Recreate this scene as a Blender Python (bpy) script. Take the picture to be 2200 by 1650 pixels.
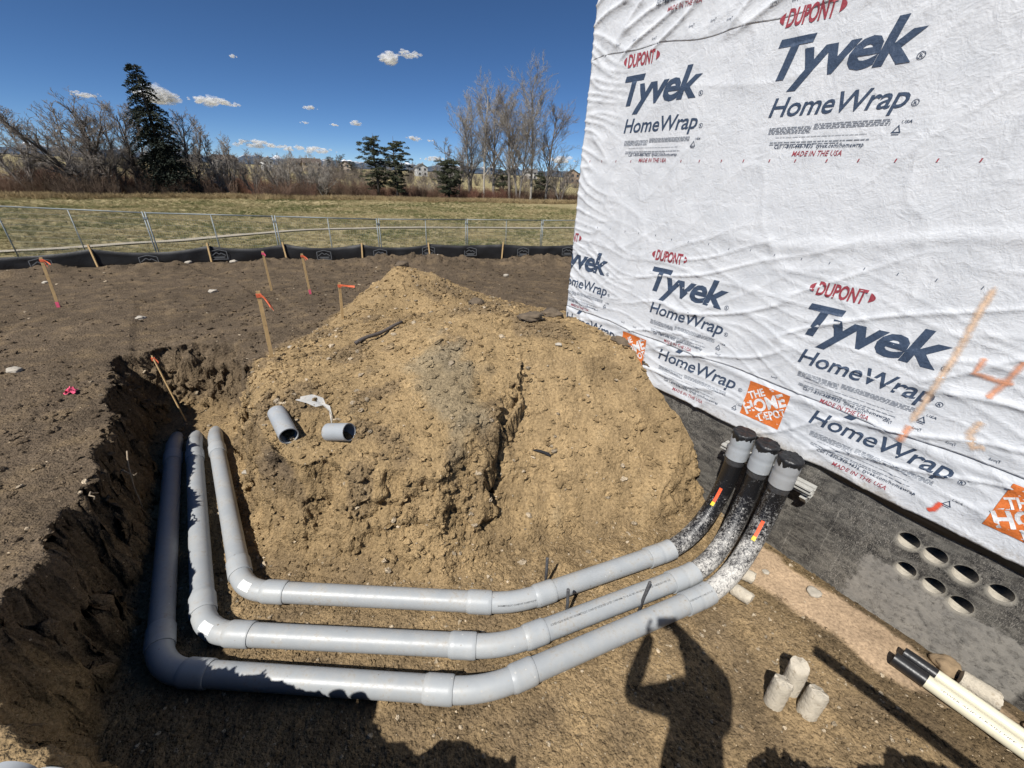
import bpy, bmesh, math, random
import numpy as np
from mathutils import Vector, Matrix

for o in list(bpy.data.objects):
    bpy.data.objects.remove(o)
scene = bpy.context.scene
COL = scene.collection
rad = math.radians

# ------------------------------------------------------------------ camera
EYE = 3.22                                   # metres above the floor of the pit
cam_data = bpy.data.cameras.new('camera')
cam_data.sensor_width = 36.0
cam_data.lens = 14.236
cam_data.clip_start = 0.02
cam_data.clip_end = 60000
cam = bpy.data.objects.new('camera', cam_data)
COL.objects.link(cam)
cam.matrix_world = Matrix(((0.99914661, -0.0413044, 0.0, 0.0),
                           (0.01886342, 0.4563031, -0.88962445, 0.0),
                           (0.0367454, 0.88886525, 0.45669283, EYE),
                           (0, 0, 0, 1)))
scene.camera = cam

# ------------------------------------------------------------------ sky and sun
LIGHT = Vector((0.31836, 0.52128, -0.79178))          # the way the sunlight travels
world = bpy.data.worlds.new('World')
scene.world = world
world.use_nodes = True
wn = world.node_tree
wn.nodes.clear()


def N(nt, typ, **kw):
    n = nt.nodes.new(typ)
    for k, v in kw.items():
        if k.startswith('_'):
            setattr(n, k[1:], v)
        else:
            key = k.replace('__', ' ')
            if key.isdigit():
                key = int(key)
            n.inputs[key].default_value = v
    return n


def L(nt, a, b):
    nt.links.new(a, b)


def MATH(nt, op, a, b=None, c=None, clamp=False):
    n = nt.nodes.new('ShaderNodeMath')
    n.operation = op
    n.use_clamp = clamp
    for i, v in enumerate((a, b, c)):
        if v is None:
            continue
        if isinstance(v, (int, float)):
            n.inputs[i].default_value = v
        else:
            nt.links.new(v, n.inputs[i])
    return n.outputs[0]


def RAMP(nt, fac, stops):
    n = nt.nodes.new('ShaderNodeValToRGB')
    el = n.color_ramp.elements
    while len(el) < len(stops):
        el.new(0.5)
    for e, (p, c) in zip(el, stops):
        e.position = p
        e.color = (c, c, c, 1) if isinstance(c, (int, float)) else (*c, 1)
    if fac is not None:
        nt.links.new(fac, n.inputs[0])
    return n.outputs[0]


def MIX(nt, fac, a, b, mode='MIX'):
    n = nt.nodes.new('ShaderNodeMix')
    n.data_type = 'RGBA'
    n.blend_type = mode
    for s, v in ((0, fac), (6, a), (7, b)):
        if isinstance(v, (int, float)):
            n.inputs[s].default_value = v
        elif isinstance(v, (tuple, list)):
            n.inputs[s].default_value = (*v, 1)
        else:
            nt.links.new(v, n.inputs[s])
    return n.outputs[2]


SUN_EL = math.asin(-LIGHT.z)
SUN_AZ = math.atan2(-LIGHT.x, -LIGHT.y)               # clockwise from +Y
sky = N(wn, 'ShaderNodeTexSky', _sky_type='NISHITA', _sun_disc=False)
sky.sun_elevation = SUN_EL
sky.sun_rotation = SUN_AZ
sky.altitude = 6500
sky.air_density = 1.0
sky.dust_density = 0.0
sky.ozone_density = 4.5
SKY_STRENGTH = 0.078
bg = N(wn, 'ShaderNodeBackground', Strength=SKY_STRENGTH)
hs = N(wn, 'ShaderNodeHueSaturation', Saturation=1.10)
L(wn, sky.outputs[0], hs.inputs['Color'])
L(wn, hs.outputs[0], bg.inputs[0])
wo = N(wn, 'ShaderNodeOutputWorld')
L(wn, bg.outputs[0], wo.inputs[0])

sun_data = bpy.data.lights.new('sun', 'SUN')
sun_data.energy = 5.0
sun_data.angle = rad(0.53)
sun_data.color = (1.0, 0.968, 0.915)
sun = bpy.data.objects.new('sun', sun_data)
COL.objects.link(sun)
sun.rotation_euler = LIGHT.to_track_quat('-Z', 'Y').to_euler()
sun.location = (-8, -14, 24)

scene.view_settings.view_transform = 'Standard'
scene.view_settings.look = 'None'
scene.view_settings.exposure = 0.28
scene.view_settings.gamma = 1.0
scene.view_settings.use_curve_mapping = False
scene.render.engine = 'CYCLES'
scene.cycles.max_bounces = 5
scene.cycles.diffuse_bounces = 1
scene.cycles.transparent_max_bounces = 40
scene.cycles.adaptive_threshold = 0.02
scene.render.resolution_x = 1024
scene.render.resolution_y = 768

# ------------------------------------------------------------------ helpers
def tag(o, label=None, cat=None, group=None, kind=None):
    for k, v in (('label', label), ('category', cat), ('group', group), ('kind', kind)):
        if v:
            o[k] = v
    return o


def mesh_obj(name, verts, faces, mat=None, parent=None, smooth=False, loc=None):
    me = bpy.data.meshes.new(name)
    me.from_pydata([tuple(v) for v in verts], [], [tuple(f) for f in faces])
    me.update()
    return link(name, me, mat, parent, smooth, loc)


def link(name, me, mat=None, parent=None, smooth=False, loc=None):
    if mat is not None:
        me.materials.clear()
        me.materials.append(mat)
    if smooth:
        me.polygons.foreach_set('use_smooth', np.ones(len(me.polygons), dtype=bool))
    o = bpy.data.objects.new(name, me)
    COL.objects.link(o)
    if parent is not None:
        o.parent = parent
    if loc is not None:
        o.location = loc
    return o


def empty(name, loc=(0, 0, 0), rotz=0.0):
    o = bpy.data.objects.new(name, None)
    o.empty_display_size = 0.1
    COL.objects.link(o)
    o.location = loc
    o.rotation_euler = (0, 0, rotz)
    return o


def copy_tree(o, parent=None):
    c = o.copy()
    COL.objects.link(c)
    if parent is not None:
        c.parent = parent
    for ch in list(o.children):
        copy_tree(ch, c)
    return c


class MB:
    """collects simple solids into one mesh"""
    def __init__(self):
        self.v = []
        self.f = []

    def add(self, verts, faces):
        b = len(self.v)
        self.v.extend([tuple(p) for p in verts])
        self.f.extend([tuple(i + b for i in q) for q in faces])
        return self

    def box(self, c, s, m=None):
        x, y, z = (k / 2 for k in s)
        vs = [Vector((sx * x, sy * y, sz * z)) for sz in (-1, 1) for sy in (-1, 1) for sx in (-1, 1)]
        c = Vector(c)
        vs = [(m @ v if m else v) + c for v in vs]
        return self.add(vs, [(0, 2, 3, 1), (4, 5, 7, 6), (0, 1, 5, 4), (2, 6, 7, 3), (0, 4, 6, 2), (1, 3, 7, 5)])

    def tube(self, pts, rads, n=8, caps=True):
        v, f = tube(pts, rads, n, caps)
        return self.add(v, f)

    def build(self, name, mat, parent=None, smooth=False, loc=None):
        return mesh_obj(name, self.v, self.f, mat, parent, smooth, loc)


def tube(pts, rads, n=8, caps=True):
    P = [Vector(p) for p in pts]
    if isinstance(rads, (int, float)):
        rads = [rads] * len(P)
    vs, fs = [], []
    t0 = (P[1] - P[0]).normalized()
    up = Vector((0, 0, 1)) if abs(t0.z) < 0.9 else Vector((1, 0, 0))
    x = t0.cross(up).normalized()
    for i, p in enumerate(P):
        a = P[max(i - 1, 0)]
        b = P[min(i + 1, len(P) - 1)]
        t = (b - a)
        t = t.normalized() if t.length > 1e-9 else t0
        x = (x - t * x.dot(t))
        x = x.normalized() if x.length > 1e-6 else t.orthogonal().normalized()
        y = t.cross(x)
        for k in range(n):
            an = 2 * math.pi * k / n
            vs.append(p + (x * math.cos(an) + y * math.sin(an)) * rads[i])
    for i in range(len(P) - 1):
        for k in range(n):
            k2 = (k + 1) % n
            fs.append((i * n + k, i * n + k2, (i + 1) * n + k2, (i + 1) * n + k))
    if caps:
        fs.append(tuple(range(n - 1, -1, -1)))
        fs.append(tuple((len(P) - 1) * n + k for k in range(n)))
    return vs, fs


# numpy noise -------------------------------------------------------------
def _hash(ix, iy, iz, seed):
    h = (ix.astype(np.int64) * 374761393 + iy.astype(np.int64) * 668265263 + iz.astype(np.int64) * 2147483647 + seed * 974634777) & 0xffffffff
    h = ((h ^ (h >> 13)) * 1274126177) & 0xffffffff
    h = ((h ^ (h >> 16)) * 2246822519) & 0xffffffff
    return (h ^ (h >> 15)) & 0xffffffff


def n2(x, y, seed=0):
    """2D gradient noise, about -1..1"""
    x = np.asarray(x, dtype=np.float64)
    y = np.asarray(y, dtype=np.float64)
    ix = np.floor(x)
    iy = np.floor(y)
    fx = x - ix
    fy = y - iy
    ux = fx * fx * fx * (fx * (fx * 6 - 15) + 10)
    uy = fy * fy * fy * (fy * (fy * 6 - 15) + 10)
    ix = ix.astype(np.int64)
    iy = iy.astype(np.int64)
    z0 = np.zeros_like(ix)

    def g(dx, dy):
        a = _hash(ix + dx, iy + dy, z0, seed) * (2 * math.pi / 4294967296.0)
        return np.cos(a) * (fx - dx) + np.sin(a) * (fy - dy)
    a = g(0, 0) * (1 - ux) + g(1, 0) * ux
    b = g(0, 1) * (1 - ux) + g(1, 1) * ux
    return (a * (1 - uy) + b * uy) * 1.5


def n3(x, y, z, seed=0):
    ix = np.floor(x); iy = np.floor(y); iz = np.floor(z)
    fx = x - ix; fy = y - iy; fz = z - iz
    u = [t * t * (3 - 2 * t) for t in (fx, fy, fz)]
    ix = ix.astype(np.int64); iy = iy.astype(np.int64); iz = iz.astype(np.int64)
    out = 0
    for dx in (0, 1):
        for dy in (0, 1):
            for dz in (0, 1):
                hv = _hash(ix + dx, iy + dy, iz + dz, seed) * (2 / 4294967296.0) - 1
                out = out + hv * (u[0] if dx else 1 - u[0]) * (u[1] if dy else 1 - u[1]) * (u[2] if dz else 1 - u[2])
    return out


def fbm2(x, y, octs=4, seed=0, gain=0.5):
    s = 0
    a = 1.0
    for k in range(octs):
        s = s + a * n2(x * 2 ** k + 17.3 * k, y * 2 ** k - 9.1 * k, seed + k)
        a *= gain
    return s


def clods2(x, y, size, seed=0, keep=0.6):
    """dome-shaped lumps lying on a sheet, heights 0..1 of their radius"""
    X = x / size
    Y = y / size
    ix = np.floor(X).astype(np.int64)
    iy = np.floor(Y).astype(np.int64)
    z0 = np.zeros_like(ix)
    out = np.zeros_like(X)
    for dx in (-1, 0, 1):
        for dy in (-1, 0, 1):
            cx = ix + dx
            cy = iy + dy
            h1 = _hash(cx, cy, z0, seed) / 4294967296.0
            h2 = _hash(cx, cy, z0 + 1, seed) / 4294967296.0
            h3 = _hash(cx, cy, z0 + 2, seed) / 4294967296.0
            h4 = _hash(cx, cy, z0 + 3, seed) / 4294967296.0
            r = 0.18 + 0.42 * h3
            an = h4 * 6.28
            ex = (X - cx - h1)
            ey = (Y - cy - h2)
            ca, sa = np.cos(an), np.sin(an)
            d = np.hypot(ex * ca + ey * sa, (ey * ca - ex * sa) * (1.0 + 0.6 * h1)) / r
            dome = np.sqrt(np.clip(1 - d * d, 0, 1)) * r * (h2 * 0.6 + 0.4) * (h4 < keep)
            out = np.maximum(out, dome)
    return out


def sstep(a, b, x):
    t = np.clip((x - a) / (b - a), 0, 1)
    return t * t * (3 - 2 * t)


# materials ----------------------------------------------------------------
def new_mat(name):
    m = bpy.data.materials.new(name)
    m.use_nodes = True
    nt = m.node_tree
    nt.nodes.clear()
    out = nt.nodes.new('ShaderNodeOutputMaterial')
    bs = nt.nodes.new('ShaderNodeBsdfPrincipled')
    L(nt, bs.outputs[0], out.inputs[0])
    return m, nt, bs, out


def plain(name, color, rough=0.6, var=0.12, scale=8.0, bump=0.0, bscale=40.0, metal=0.0, spec=0.5, dirt=None, dirt_amt=0.0, dscale=5.0):
    """solid colour with mild mottling, optional dirt and fine relief"""
    m, nt, bs, out = new_mat(name)
    tcn = N(nt, 'ShaderNodeTexCoord')
    no = N(nt, 'ShaderNodeTexNoise', Scale=scale, Detail=5.0, Roughness=0.6)
    L(nt, tcn.outputs['Object'], no.inputs['Vector'])
    c0 = tuple(max(0, k * (1 - var)) for k in color)
    c1 = tuple(min(1, k * (1 + var)) for k in color)
    col = RAMP(nt, no.outputs[0], [(0.3, c0), (0.7, c1)])
    if dirt is not None:
        nd = N(nt, 'ShaderNodeTexNoise', Scale=dscale, Detail=6.0, Roughness=0.65)
        L(nt, tcn.outputs['Object'], nd.inputs['Vector'])
        f = RAMP(nt, nd.outputs[0], [(0.62 - 0.25 * dirt_amt, 0.0), (0.78 - 0.2 * dirt_amt, 1.0)])
        col = MIX(nt, f, col, dirt)
    L(nt, col, bs.inputs['Base Color'])
    bs.inputs['Roughness'].default_value = rough
    bs.inputs['Metallic'].default_value = metal
    bs.inputs['Specular IOR Level'].default_value = spec
    if bump:
        nb = N(nt, 'ShaderNodeTexNoise', Scale=bscale, Detail=4.0)
        L(nt, tcn.outputs['Object'], nb.inputs['Vector'])
        b = N(nt, 'ShaderNodeBump', Strength=bump, Distance=0.01)
        L(nt, nb.outputs[0], b.inputs['Height'])
        L(nt, b.outputs[0], bs.inputs['Normal'])
    return m

# ------------------------------------------------------------------ the dug ground
SILT = np.array([(-90, -34.0), (-12.6, 9.78), (-10.29, 11.1), (-7.04, 12.7), (-1.78, 14.37), (1.85, 15.29), (90, 37.0)])


def silt_y(x):
    return np.interp(x, SILT[:, 0], SILT[:, 1])


class RBF:
    def __init__(self, pts, smooth=0.0):
        P = np.array(pts, float)
        self.c = P[:, :2]
        n = len(P)
        d = np.hypot(*(self.c[:, None] - self.c[None]).transpose(2, 0, 1))
        A = np.zeros((n + 3, n + 3))
        A[:n, :n] = -d - smooth * np.eye(n)
        A[:n, n] = 1
        A[:n, n + 1:] = self.c
        A[n, :n] = 1
        A[n + 1:, :n] = self.c.T
        b = np.zeros(n + 3)
        b[:n] = P[:, 2]
        self.w = np.linalg.solve(A, b)

    def __call__(self, x, y):
        s = self.w[-3] + self.w[-2] * x + self.w[-1] * y
        for (cx, cy), w in zip(self.c, self.w):
            s = s - w * np.sqrt((x - cx) ** 2 + (y - cy) ** 2 + 0.02)
        return s


GROUND = RBF([(0, 0, 1.32), (-1.5, 0.4, 1.30), (-2.2, 0.6, 1.28), (2.0, 0.0, 1.32), (5, -1, 1.32), (0, -5, 1.35), (-5, -4, 1.15), (-2.9, 1.1, 1.0), (-3.3, 1.0, 1.0),
              (-3.4, 2.4, 0.86), (-4.2, 1.5, 0.90), (-4.9, 5.0, 0.84), (-4, 3.2, 0.86), (-8, 7, 0.80), (-12, 9.0, 0.70), (-8, 3, 0.9), (-14, 5, 0.8), (-7, 12.0, 0.66),
              (1.8, 14.8, 0.60), (1, 9, 0.72), (-3.3, 6.5, 0.95), (-4, 9, 0.75), (6, 9, 0.7), (8, 3, 1.2), (-30, 0, 0.9), (30, 0, 1.2), (0, -40, 1.4)], 0.02)
MOUND = RBF([(-3.9, 5.4, 0.55), (-3.5, 4.7, 0.78), (-3.35, 6.2, 0.75), (-3.5, 7.4, 0.55), (-3.2, 8.6, 0.4), (-2, 9.4, 0.55), (-0.5, 9.0, 0.6), (1.0, 8.3, 0.55), (2.5, 7.2, 0.5), (-6, 9, -1), (-6.5, 5, -1), (-5.5, 12, -1.5), (0, 11.5, -0.8), (4, 10, -0.3),
             (-2.95, 4.47, 1.15), (-2.74, 6.16, 1.12), (-2.8, 7.2, 1.22), (-2.33, 7.95, 1.66), (-1.95, 7.7, 1.58), (-1.2, 7.7, 1.34), (-0.3, 7.2, 1.12), (-1.7, 6.5, 1.06), (-1.15, 6.5, 1.12), (0.5, 7.6, 1.0),
             (-1.55, 5.24, 1.36), (-0.89, 5.53, 1.62), (-0.4, 5.3, 1.64), (-0.03, 4.88, 1.60), (0.58, 5.11, 1.56), (-0.2, 6.1, 1.34), (-0.8, 6.1, 1.34), (0.6, 6.2, 1.22), (1.2, 6.2, 1.4),
             (-2.75, 3.4, 0.98), (-2.3, 3.25, 1.04), (-1.6, 3.21, 1.04), (-2.55, 2.9, 0.75), (-2.0, 2.62, 0.72), (-1.54, 2.68, 0.84), (-0.94, 2.66, 0.76), (-0.5, 2.7, 0.78), (-0.88, 3.31, 1.1),
             (-0.37, 2.85, 0.80), (-0.3, 3.4, 1.12), (-0.5, 3.87, 1.34), (-2.1, 4.2, 1.20), (-1.3, 4.2, 1.30), (0.27, 3.45, 0.76), (0.3, 3.9, 1.18), (1.04, 4.12, 1.28), (0.95, 3.62, 0.82),
             (1.5, 3.95, 1.14), (1.74, 3.86, 1.16), (1.48, 3.62, 0.84), (1.88, 3.68, 0.98), (1.25, 4.7, 1.44), (0.9, 5.0, 1.52), (2.06, 3.78, 0.80), (2.5, 3.8, 0.6), (1.9, 4.4, 1.3),
             (0.76, 3.15, 0.42), (1.76, 3.35, 0.50), (2.2, 3.45, 0.34), (0.2, 3.1, 0.55), (2.6, 3.0, 0.0), (1.5, 2.4, -0.3), (-1.2, 1.9, 0.1), (-2.9, 2.2, 0.0)], 0.006)

# floor of the excavation: corner points with the steepness of the bank behind each edge
PIT = [(-2.50, 1.20, 7.0), (-2.78, 1.70, 7.0), (-2.95, 2.02, 7.0), (-3.42, 2.70, 7.0), (-3.66, 2.98, 6.0), (-3.78, 3.30, 7.0), (-4.14, 3.66, 5.0), (-4.72, 4.45, 4.0), (-4.92, 4.95, 2.4), (-4.25, 5.05, 2.6), (-3.5, 4.3, 3.5), (-2.62, 3.02, 3.2),
       (-2.12, 2.46, 2.6), (-1.16, 2.36, 2.4), (-0.5, 2.40, 2.2), (-0.1, 2.72, 1.12), (0.53, 2.90, 0.96), (1.55, 3.12, 1.65), (2.3, 3.5, 1.65), (2.9, 4.0, 9.0),
       (6.0, 0.6, 9.0), (4.2, 0.46, 9.0), (2.2, 0.52, 9.0), (1.44, 0.56, 9.0), (0.6, 0.42, 9.0), (-0.2, 0.42, 9.0), (-0.86, 0.54, 9.0), (-1.02, 0.50, 8.0), (-1.72, 0.84, 8.0),
       (-2.05, 0.98, 7.0), (-2.36, 1.08, 7.0)]


def carve(x, y, nz):
    """height allowed by the excavation; the heap's front has a debris apron below a broken ledge"""
    n = len(PIT)
    best = np.full(x.shape, 1e9)
    talus = np.full(x.shape, 1e9)
    inside = np.zeros(x.shape, bool)
    for i in range(n):
        x0, y0, s = PIT[i]
        x1, y1, _ = PIT[(i + 1) % n]
        dx, dy = x1 - x0, y1 - y0
        t = np.clip(((x - x0) * dx + (y - y0) * dy) / (dx * dx + dy * dy), 0, 1)
        d = np.hypot(x - x0 - t * dx, y - y0 - t * dy)
        if s in (2.6, 2.4, 2.2):
            brk = np.clip(0.20 + 0.16 * nz, 0.05, 0.45)
            d = np.where(d < brk, d * 1.25, brk * 1.25 + (d - brk) * 2.8)
            best = np.minimum(best, d)
        elif s < 1.7:
            talus = np.minimum(talus, d * s)
        else:
            best = np.minimum(best, d * s)
        c = ((y0 > y) != (y1 > y)) & (x < dx * (y - y0) / (dy if abs(dy) > 1e-9 else 1e-9) + x0)
        inside ^= c
    return np.where(inside, 0.0, best), np.where(inside, 0.0, talus), inside


def seg_dist(x, y, pts):
    best = np.full(np.shape(x), 1e9)
    for (x0, y0), (x1, y1) in zip(pts[:-1], pts[1:]):
        dx, dy = x1 - x0, y1 - y0
        t = np.clip(((x - x0) * dx + (y - y0) * dy) / (dx * dx + dy * dy), 0, 1)
        best = np.minimum(best, np.hypot(x - x0 - t * dx, y - y0 - t * dy))
    return best


# wall of the building (used by the ground too): u runs along it, n points out of it
WP0 = np.array([0.729, 5.557])
WU = np.array([0.58644, -0.80998])
WN = np.array([-0.80998, -0.58644])


def wall_u(x, y):
    return (x - WP0[0]) * WU[0] + (y - WP0[1]) * WU[1]


def wall_n(x, y):
    return (x - WP0[0]) * WN[0] + (y - WP0[1]) * WN[1]


def land(x, y, fine=True):
    """height of the dug ground and what soil lies there"""
    g = GROUND(x, y)
    wx = x + 0.08 * n2(x * 2.1, y * 2.1, 3) + 0.03 * n2(x * 6, y * 6, 5)
    wy = y + 0.08 * n2(x * 2.1, y * 2.1, 13) + 0.03 * n2(x * 6, y * 6, 15)
    ragged = sstep(-2.3, -2.9, x) * sstep(6.0, 5.0, y)
    wx = wx + ragged * (0.06 * n2(x * 8, y * 8, 23) + 0.03 * n2(x * 19, y * 19, 24))
    wy = wy + ragged * (0.06 * n2(x * 8, y * 8, 25) + 0.03 * n2(x * 19, y * 19, 26))
    m = MOUND(wx, wy) - 1.2 * np.clip(np.hypot((x + 0.9) / 1.05, (y - 5.4) / 1.15) - 3.0, 0, None)
    g = g - 1.6 * sstep(0.0, 0.16, 1 - np.hypot((x + 0.1) / 2.72, (y - 4.3) / 2.1))      # the heap fills the old excavation here
    on = sstep(-0.12, 0.10, m - g)                                   # 1 on the spoil heap
    top = np.maximum(g, m) + 0.03 * np.exp(-((m - g) / 0.08) ** 2)
    cv, tal, inside = carve(wx, wy, n2(x * 3.0, y * 3.0, 17))
    # broken right edge of the heap's front mass; the slide slope lies to the right of it
    gx = x + 0.05 * n2(x * 5, y * 5, 18) + 0.03 * n2(x * 13, y * 13, 19)
    xg = np.interp(y, [2.55, 2.70, 2.93, 3.02, 3.25, 3.5, 3.78], [-0.45, -0.22, -0.10, -0.20, -0.15, -0.06, 0.06])
    right = sstep(-0.03, 0.05, gx - xg)
    slide = right * sstep(0.0, 0.06, top - tal) * (~inside) * (tal < cv) * sstep(0.05, 0.15, tal)
    cv = np.where(inside, 0.0, cv * (1 - right) + np.minimum(cv, tal) * right)
    gd = seg_dist(wx, wy, [(0.06, 3.80), (-0.03, 3.5), (-0.12, 3.25), (-0.17, 3.02), (-0.07, 2.93), (-0.19, 2.72)])
    top = top - 0.12 * np.exp(-(gd / 0.05) ** 2) + 0.06 * np.exp(-((gx - xg + 0.16) / 0.12) ** 2) * sstep(2.6, 2.8, y) * sstep(3.9, 3.5, y)
    gd2 = seg_dist(wx, wy, [(0.85, 3.72), (1.0, 3.80), (1.15, 3.78), (1.3, 3.95), (1.5, 4.0)])
    top = top - 0.22 * np.exp(-(gd2 / 0.05) ** 2)
    gd3 = seg_dist(wx, wy, [(0.25, 3.42), (0.42, 3.38), (0.52, 3.24), (0.46, 3.1)])
    top = top - 0.10 * np.exp(-(gd3 / 0.05) ** 2)
    gd4 = seg_dist(wx, wy, [(-1.55, 2.62), (-1.35, 2.72), (-1.15, 2.66), (-1.0, 2.74)])
    top = top - 0.16 * np.exp(-(gd4 / 0.07) ** 2)
    h = np.minimum(top, cv)
    face = sstep(0.02, 0.12, top - cv) * (cv > 0.04)                   # on a cut bank
    floor = sstep(0.25, 0.02, cv)
    # soil kinds ---------------------------------------------------------
    big = fbm2(x * 0.8, y * 0.8, 4, 21)
    mid = fbm2(x * 3.1, y * 3.1, 4, 31)
    tan = np.clip(on * 1.15 + 0.22 * mid, 0, 1)
    # dark crust thrown over the heap
    crust = sstep(0.10, 0.55, fbm2(x * 1.3 + 5, y * 1.3, 4, 41) + 0.35 * mid)
    tan = tan * (1 - 0.52 * crust * on)
    facemix = sstep(0.9, 0.35, h + 0.12 * mid)                          # tan subsoil low in the bank, topsoil above
    tan = np.where(face > 0.3, np.maximum(tan * 0.9, facemix * (0.85 + 0.15 * mid) * np.where((x < -2.7) | (y > 4.3), 0.22, 1.0)), tan)
    tan = np.where(on > 0.5, np.clip(tan, 0.44 + 0.15 * mid, 1), tan)
    tan = tan * (1 - slide) + slide * np.clip(0.86 + 0.10 * mid, 0, 1)
    fl = np.clip(0.52 + 0.22 * mid + 0.12 * big + 0.3 * sstep(2.1, 2.7, y), 0, 1)
    tan = tan * (1 - floor) + floor * fl
    tan = np.where((x < -3.0) & (y < 3.2) & (h > 0.75), np.clip(tan, 0, 0.25), tan)
    nearbank = sstep(1.3, 0.9, y) * sstep(0.3, 0.7, h)
    tan = tan * (1 - nearbank) + nearbank * np.clip(0.72 + 0.25 * mid, 0, 1)
    heaptop = np.exp(-(((x + 2.45) / 0.55) ** 2 + ((y - 7.3) / 0.8) ** 2))
    tan = np.clip(tan + 0.75 * heaptop * on, 0, 1)
    # silt washed against the footing, damp ground beside it
    u = wall_u(x, y)
    n = wall_n(x, y)
    sw = n - 0.05 * mid
    slab = sstep(2.95, 3.25, u) * sstep(5.15, 4.75, u) * sstep(0.46, 0.38, sw - 0.10 * np.sin(u * 2.4 - 1.0) - 0.05 * np.sin(u * 6.1)) * sstep(0.03, 0.08, sw) * floor
    damp = sstep(0.85, 0.45, sw) * sstep(2.9, 3.3, u) * floor * (1 - slab)
    gray = sstep(0.1, 0.5, np.exp(-(((x + 0.75 + 0.35 * (y - 4)) / 0.28) ** 2 + ((y - 3.85) / 0.55) ** 2)) + 0.25 * mid) * on
    pink = slab
    # relief ----------------------------------------------------------------
    calm = 1 - 0.92 * slab
    flat = sstep(0.0, 0.35, 1 - on) * (1 - face) * (1 - floor)
    rough = (0.35 * floor + 1.0 * on + 0.38 * flat + 0.9 * face) * calm
    rough = np.clip(rough, 0, 1.2)
    edgeclods = np.exp(-((np.hypot(x + 4.1, y - 4.2)) / 2.0) ** 2)
    h = h + rough * (0.035 * big * (1 - floor) + 0.022 * mid) + 0.008 * fbm2(x * 11, y * 11, 3, 51) * calm
    talus = sstep(0.0, 0.5, 1.0 - np.hypot((x - 0.9) / 1.3, (y - 3.15) / 0.55)) * (1 - face)
    lump = (0.10 + 0.75 * crust) * rough
    lump = np.clip(lump * (1 - 0.6 * talus) * (1 - 0.85 * slide) + 0.35 * edgeclods * (1 - floor) + 0.25 * face * (1 - slide), 0, 1.1)
    jx = x + 0.02 * n2(x * 17, y * 17, 64) + 0.009 * n2(x * 43, y * 43, 66)
    jy = y + 0.02 * n2(x * 17, y * 17, 65) + 0.009 * n2(x * 43, y * 43, 67)
    h = h + lump * 0.10 * clods2(jx, jy, 0.24, 61, 0.16)
    h = h + np.clip(0.06 + lump, 0, 1) * calm * 0.055 * clods2(jx, jy, 0.10, 62, 0.26)
    h = h + np.clip(0.40 + 0.6 * lump, 0, 1) * calm * 0.024 * clods2(jx, jy, 0.042, 63, 0.5)
    h = h + lump * calm * 0.020 * (np.abs(n2(x * 9, y * 9, 68)) - 0.3)
    # low berm against the silt fence, tyre tracks
    sd = (y - silt_y(x)) * 0.88
    berm = np.exp(-((sd + 0.75) / 0.55) ** 2) * (0.10 + 0.16 * np.clip(0.4 + n2(x * 0.55, 3.3, 71), 0, 1))
    h = h + berm + berm * 0.35 * fbm2(x * 3, y * 3, 3, 72) + berm * 0.9 * clods2(x, y, 0.35, 73, 0.6)
    tr = np.abs(((x * 0.66 + y * 0.75) - 0.5 + 0.25 * np.sin(0.5 * (x - y))) % 1.9 - 0.3)
    tread = 0.5 + 0.5 * np.sin((x * 0.75 - y * 0.66) * 2 * math.pi / 0.11)
    h = h - flat * sstep(0.26, 0.18, tr) * (0.022 + 0.020 * tread) * sstep(-2.9, -3.3, x) * sstep(3.5, 4.2, y) * np.clip(0.6 + n2(x * 0.4, y * 0.4, 74), 0, 1)
    h = h - sstep(0.05, 0.55, sd) * 1.6
    return h, dict(tan=tan, gray=gray, pink=pink, damp=damp, on=on, face=face, floor=floor, crust=crust, mid=mid, big=big, lump=lump, flat=flat, slab=slab, slide=slide)


def axis(segments):
    out = []
    for a, b, s in segments:
        k = max(1, int(round((b - a) / s)))
        out.extend(np.linspace(a, b, k, endpoint=False))
    out.append(segments[-1][1])
    return np.array(out)


xs = axis([(-90, -30, 10), (-30, -17, 1.5), (-17, -9, 0.07), (-9, -5.2, 0.03), (-5.2, -3.2, 0.016), (-3.2, 2.6, 0.012), (2.6, 3.8, 0.014), (3.8, 5.5, 0.06), (5.5, 9, 0.3), (9, 90, 9)])
ys = axis([(-90, -10, 10), (-10, -1, 0.6), (-1, 0.3, 0.06), (0.3, 0.9, 0.02), (0.9, 4.6, 0.0115), (4.6, 6.0, 0.016), (6.0, 8.6, 0.026), (8.6, 12, 0.04), (12, 17, 0.05), (17, 20, 0.5), (20, 40, 5)])
GX, GY = np.meshgrid(xs, ys)
H, K = land(GX, GY)
ny, nx = H.shape
# push the surface along its own normal so that banks get hollows and overhangs
gy_, gx_ = np.gradient(H)
hx = gx_ / np.gradient(GX, axis=1)
hy = gy_ / np.gradient(GY, axis=0)
il = 1 / np.sqrt(1 + hx * hx + hy * hy)
steep = sstep(0.9, 2.5, np.hypot(hx, hy))
sel = steep > 0.02
dsp = np.zeros_like(H)
px, py, pz = GX[sel], GY[sel], H[sel]
dsp[sel] = steep[sel] * (0.05 * n3(px * 4.5, py * 4.5, pz * 9, 81) - 0.055 * (1 - np.abs(n3(px * 7, py * 7, pz * 12, 84))) ** 6 + 0.035 * (np.abs(n3(px * 13, py * 13, pz * 15, 82)) - 0.3) + 0.034 * (np.abs(n3(px * 33, py * 33, pz * 33, 83)) - 0.3))
PX = GX - hx * il * dsp
PY = GY - hy * il * dsp
PZ = H + il * dsp


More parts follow.
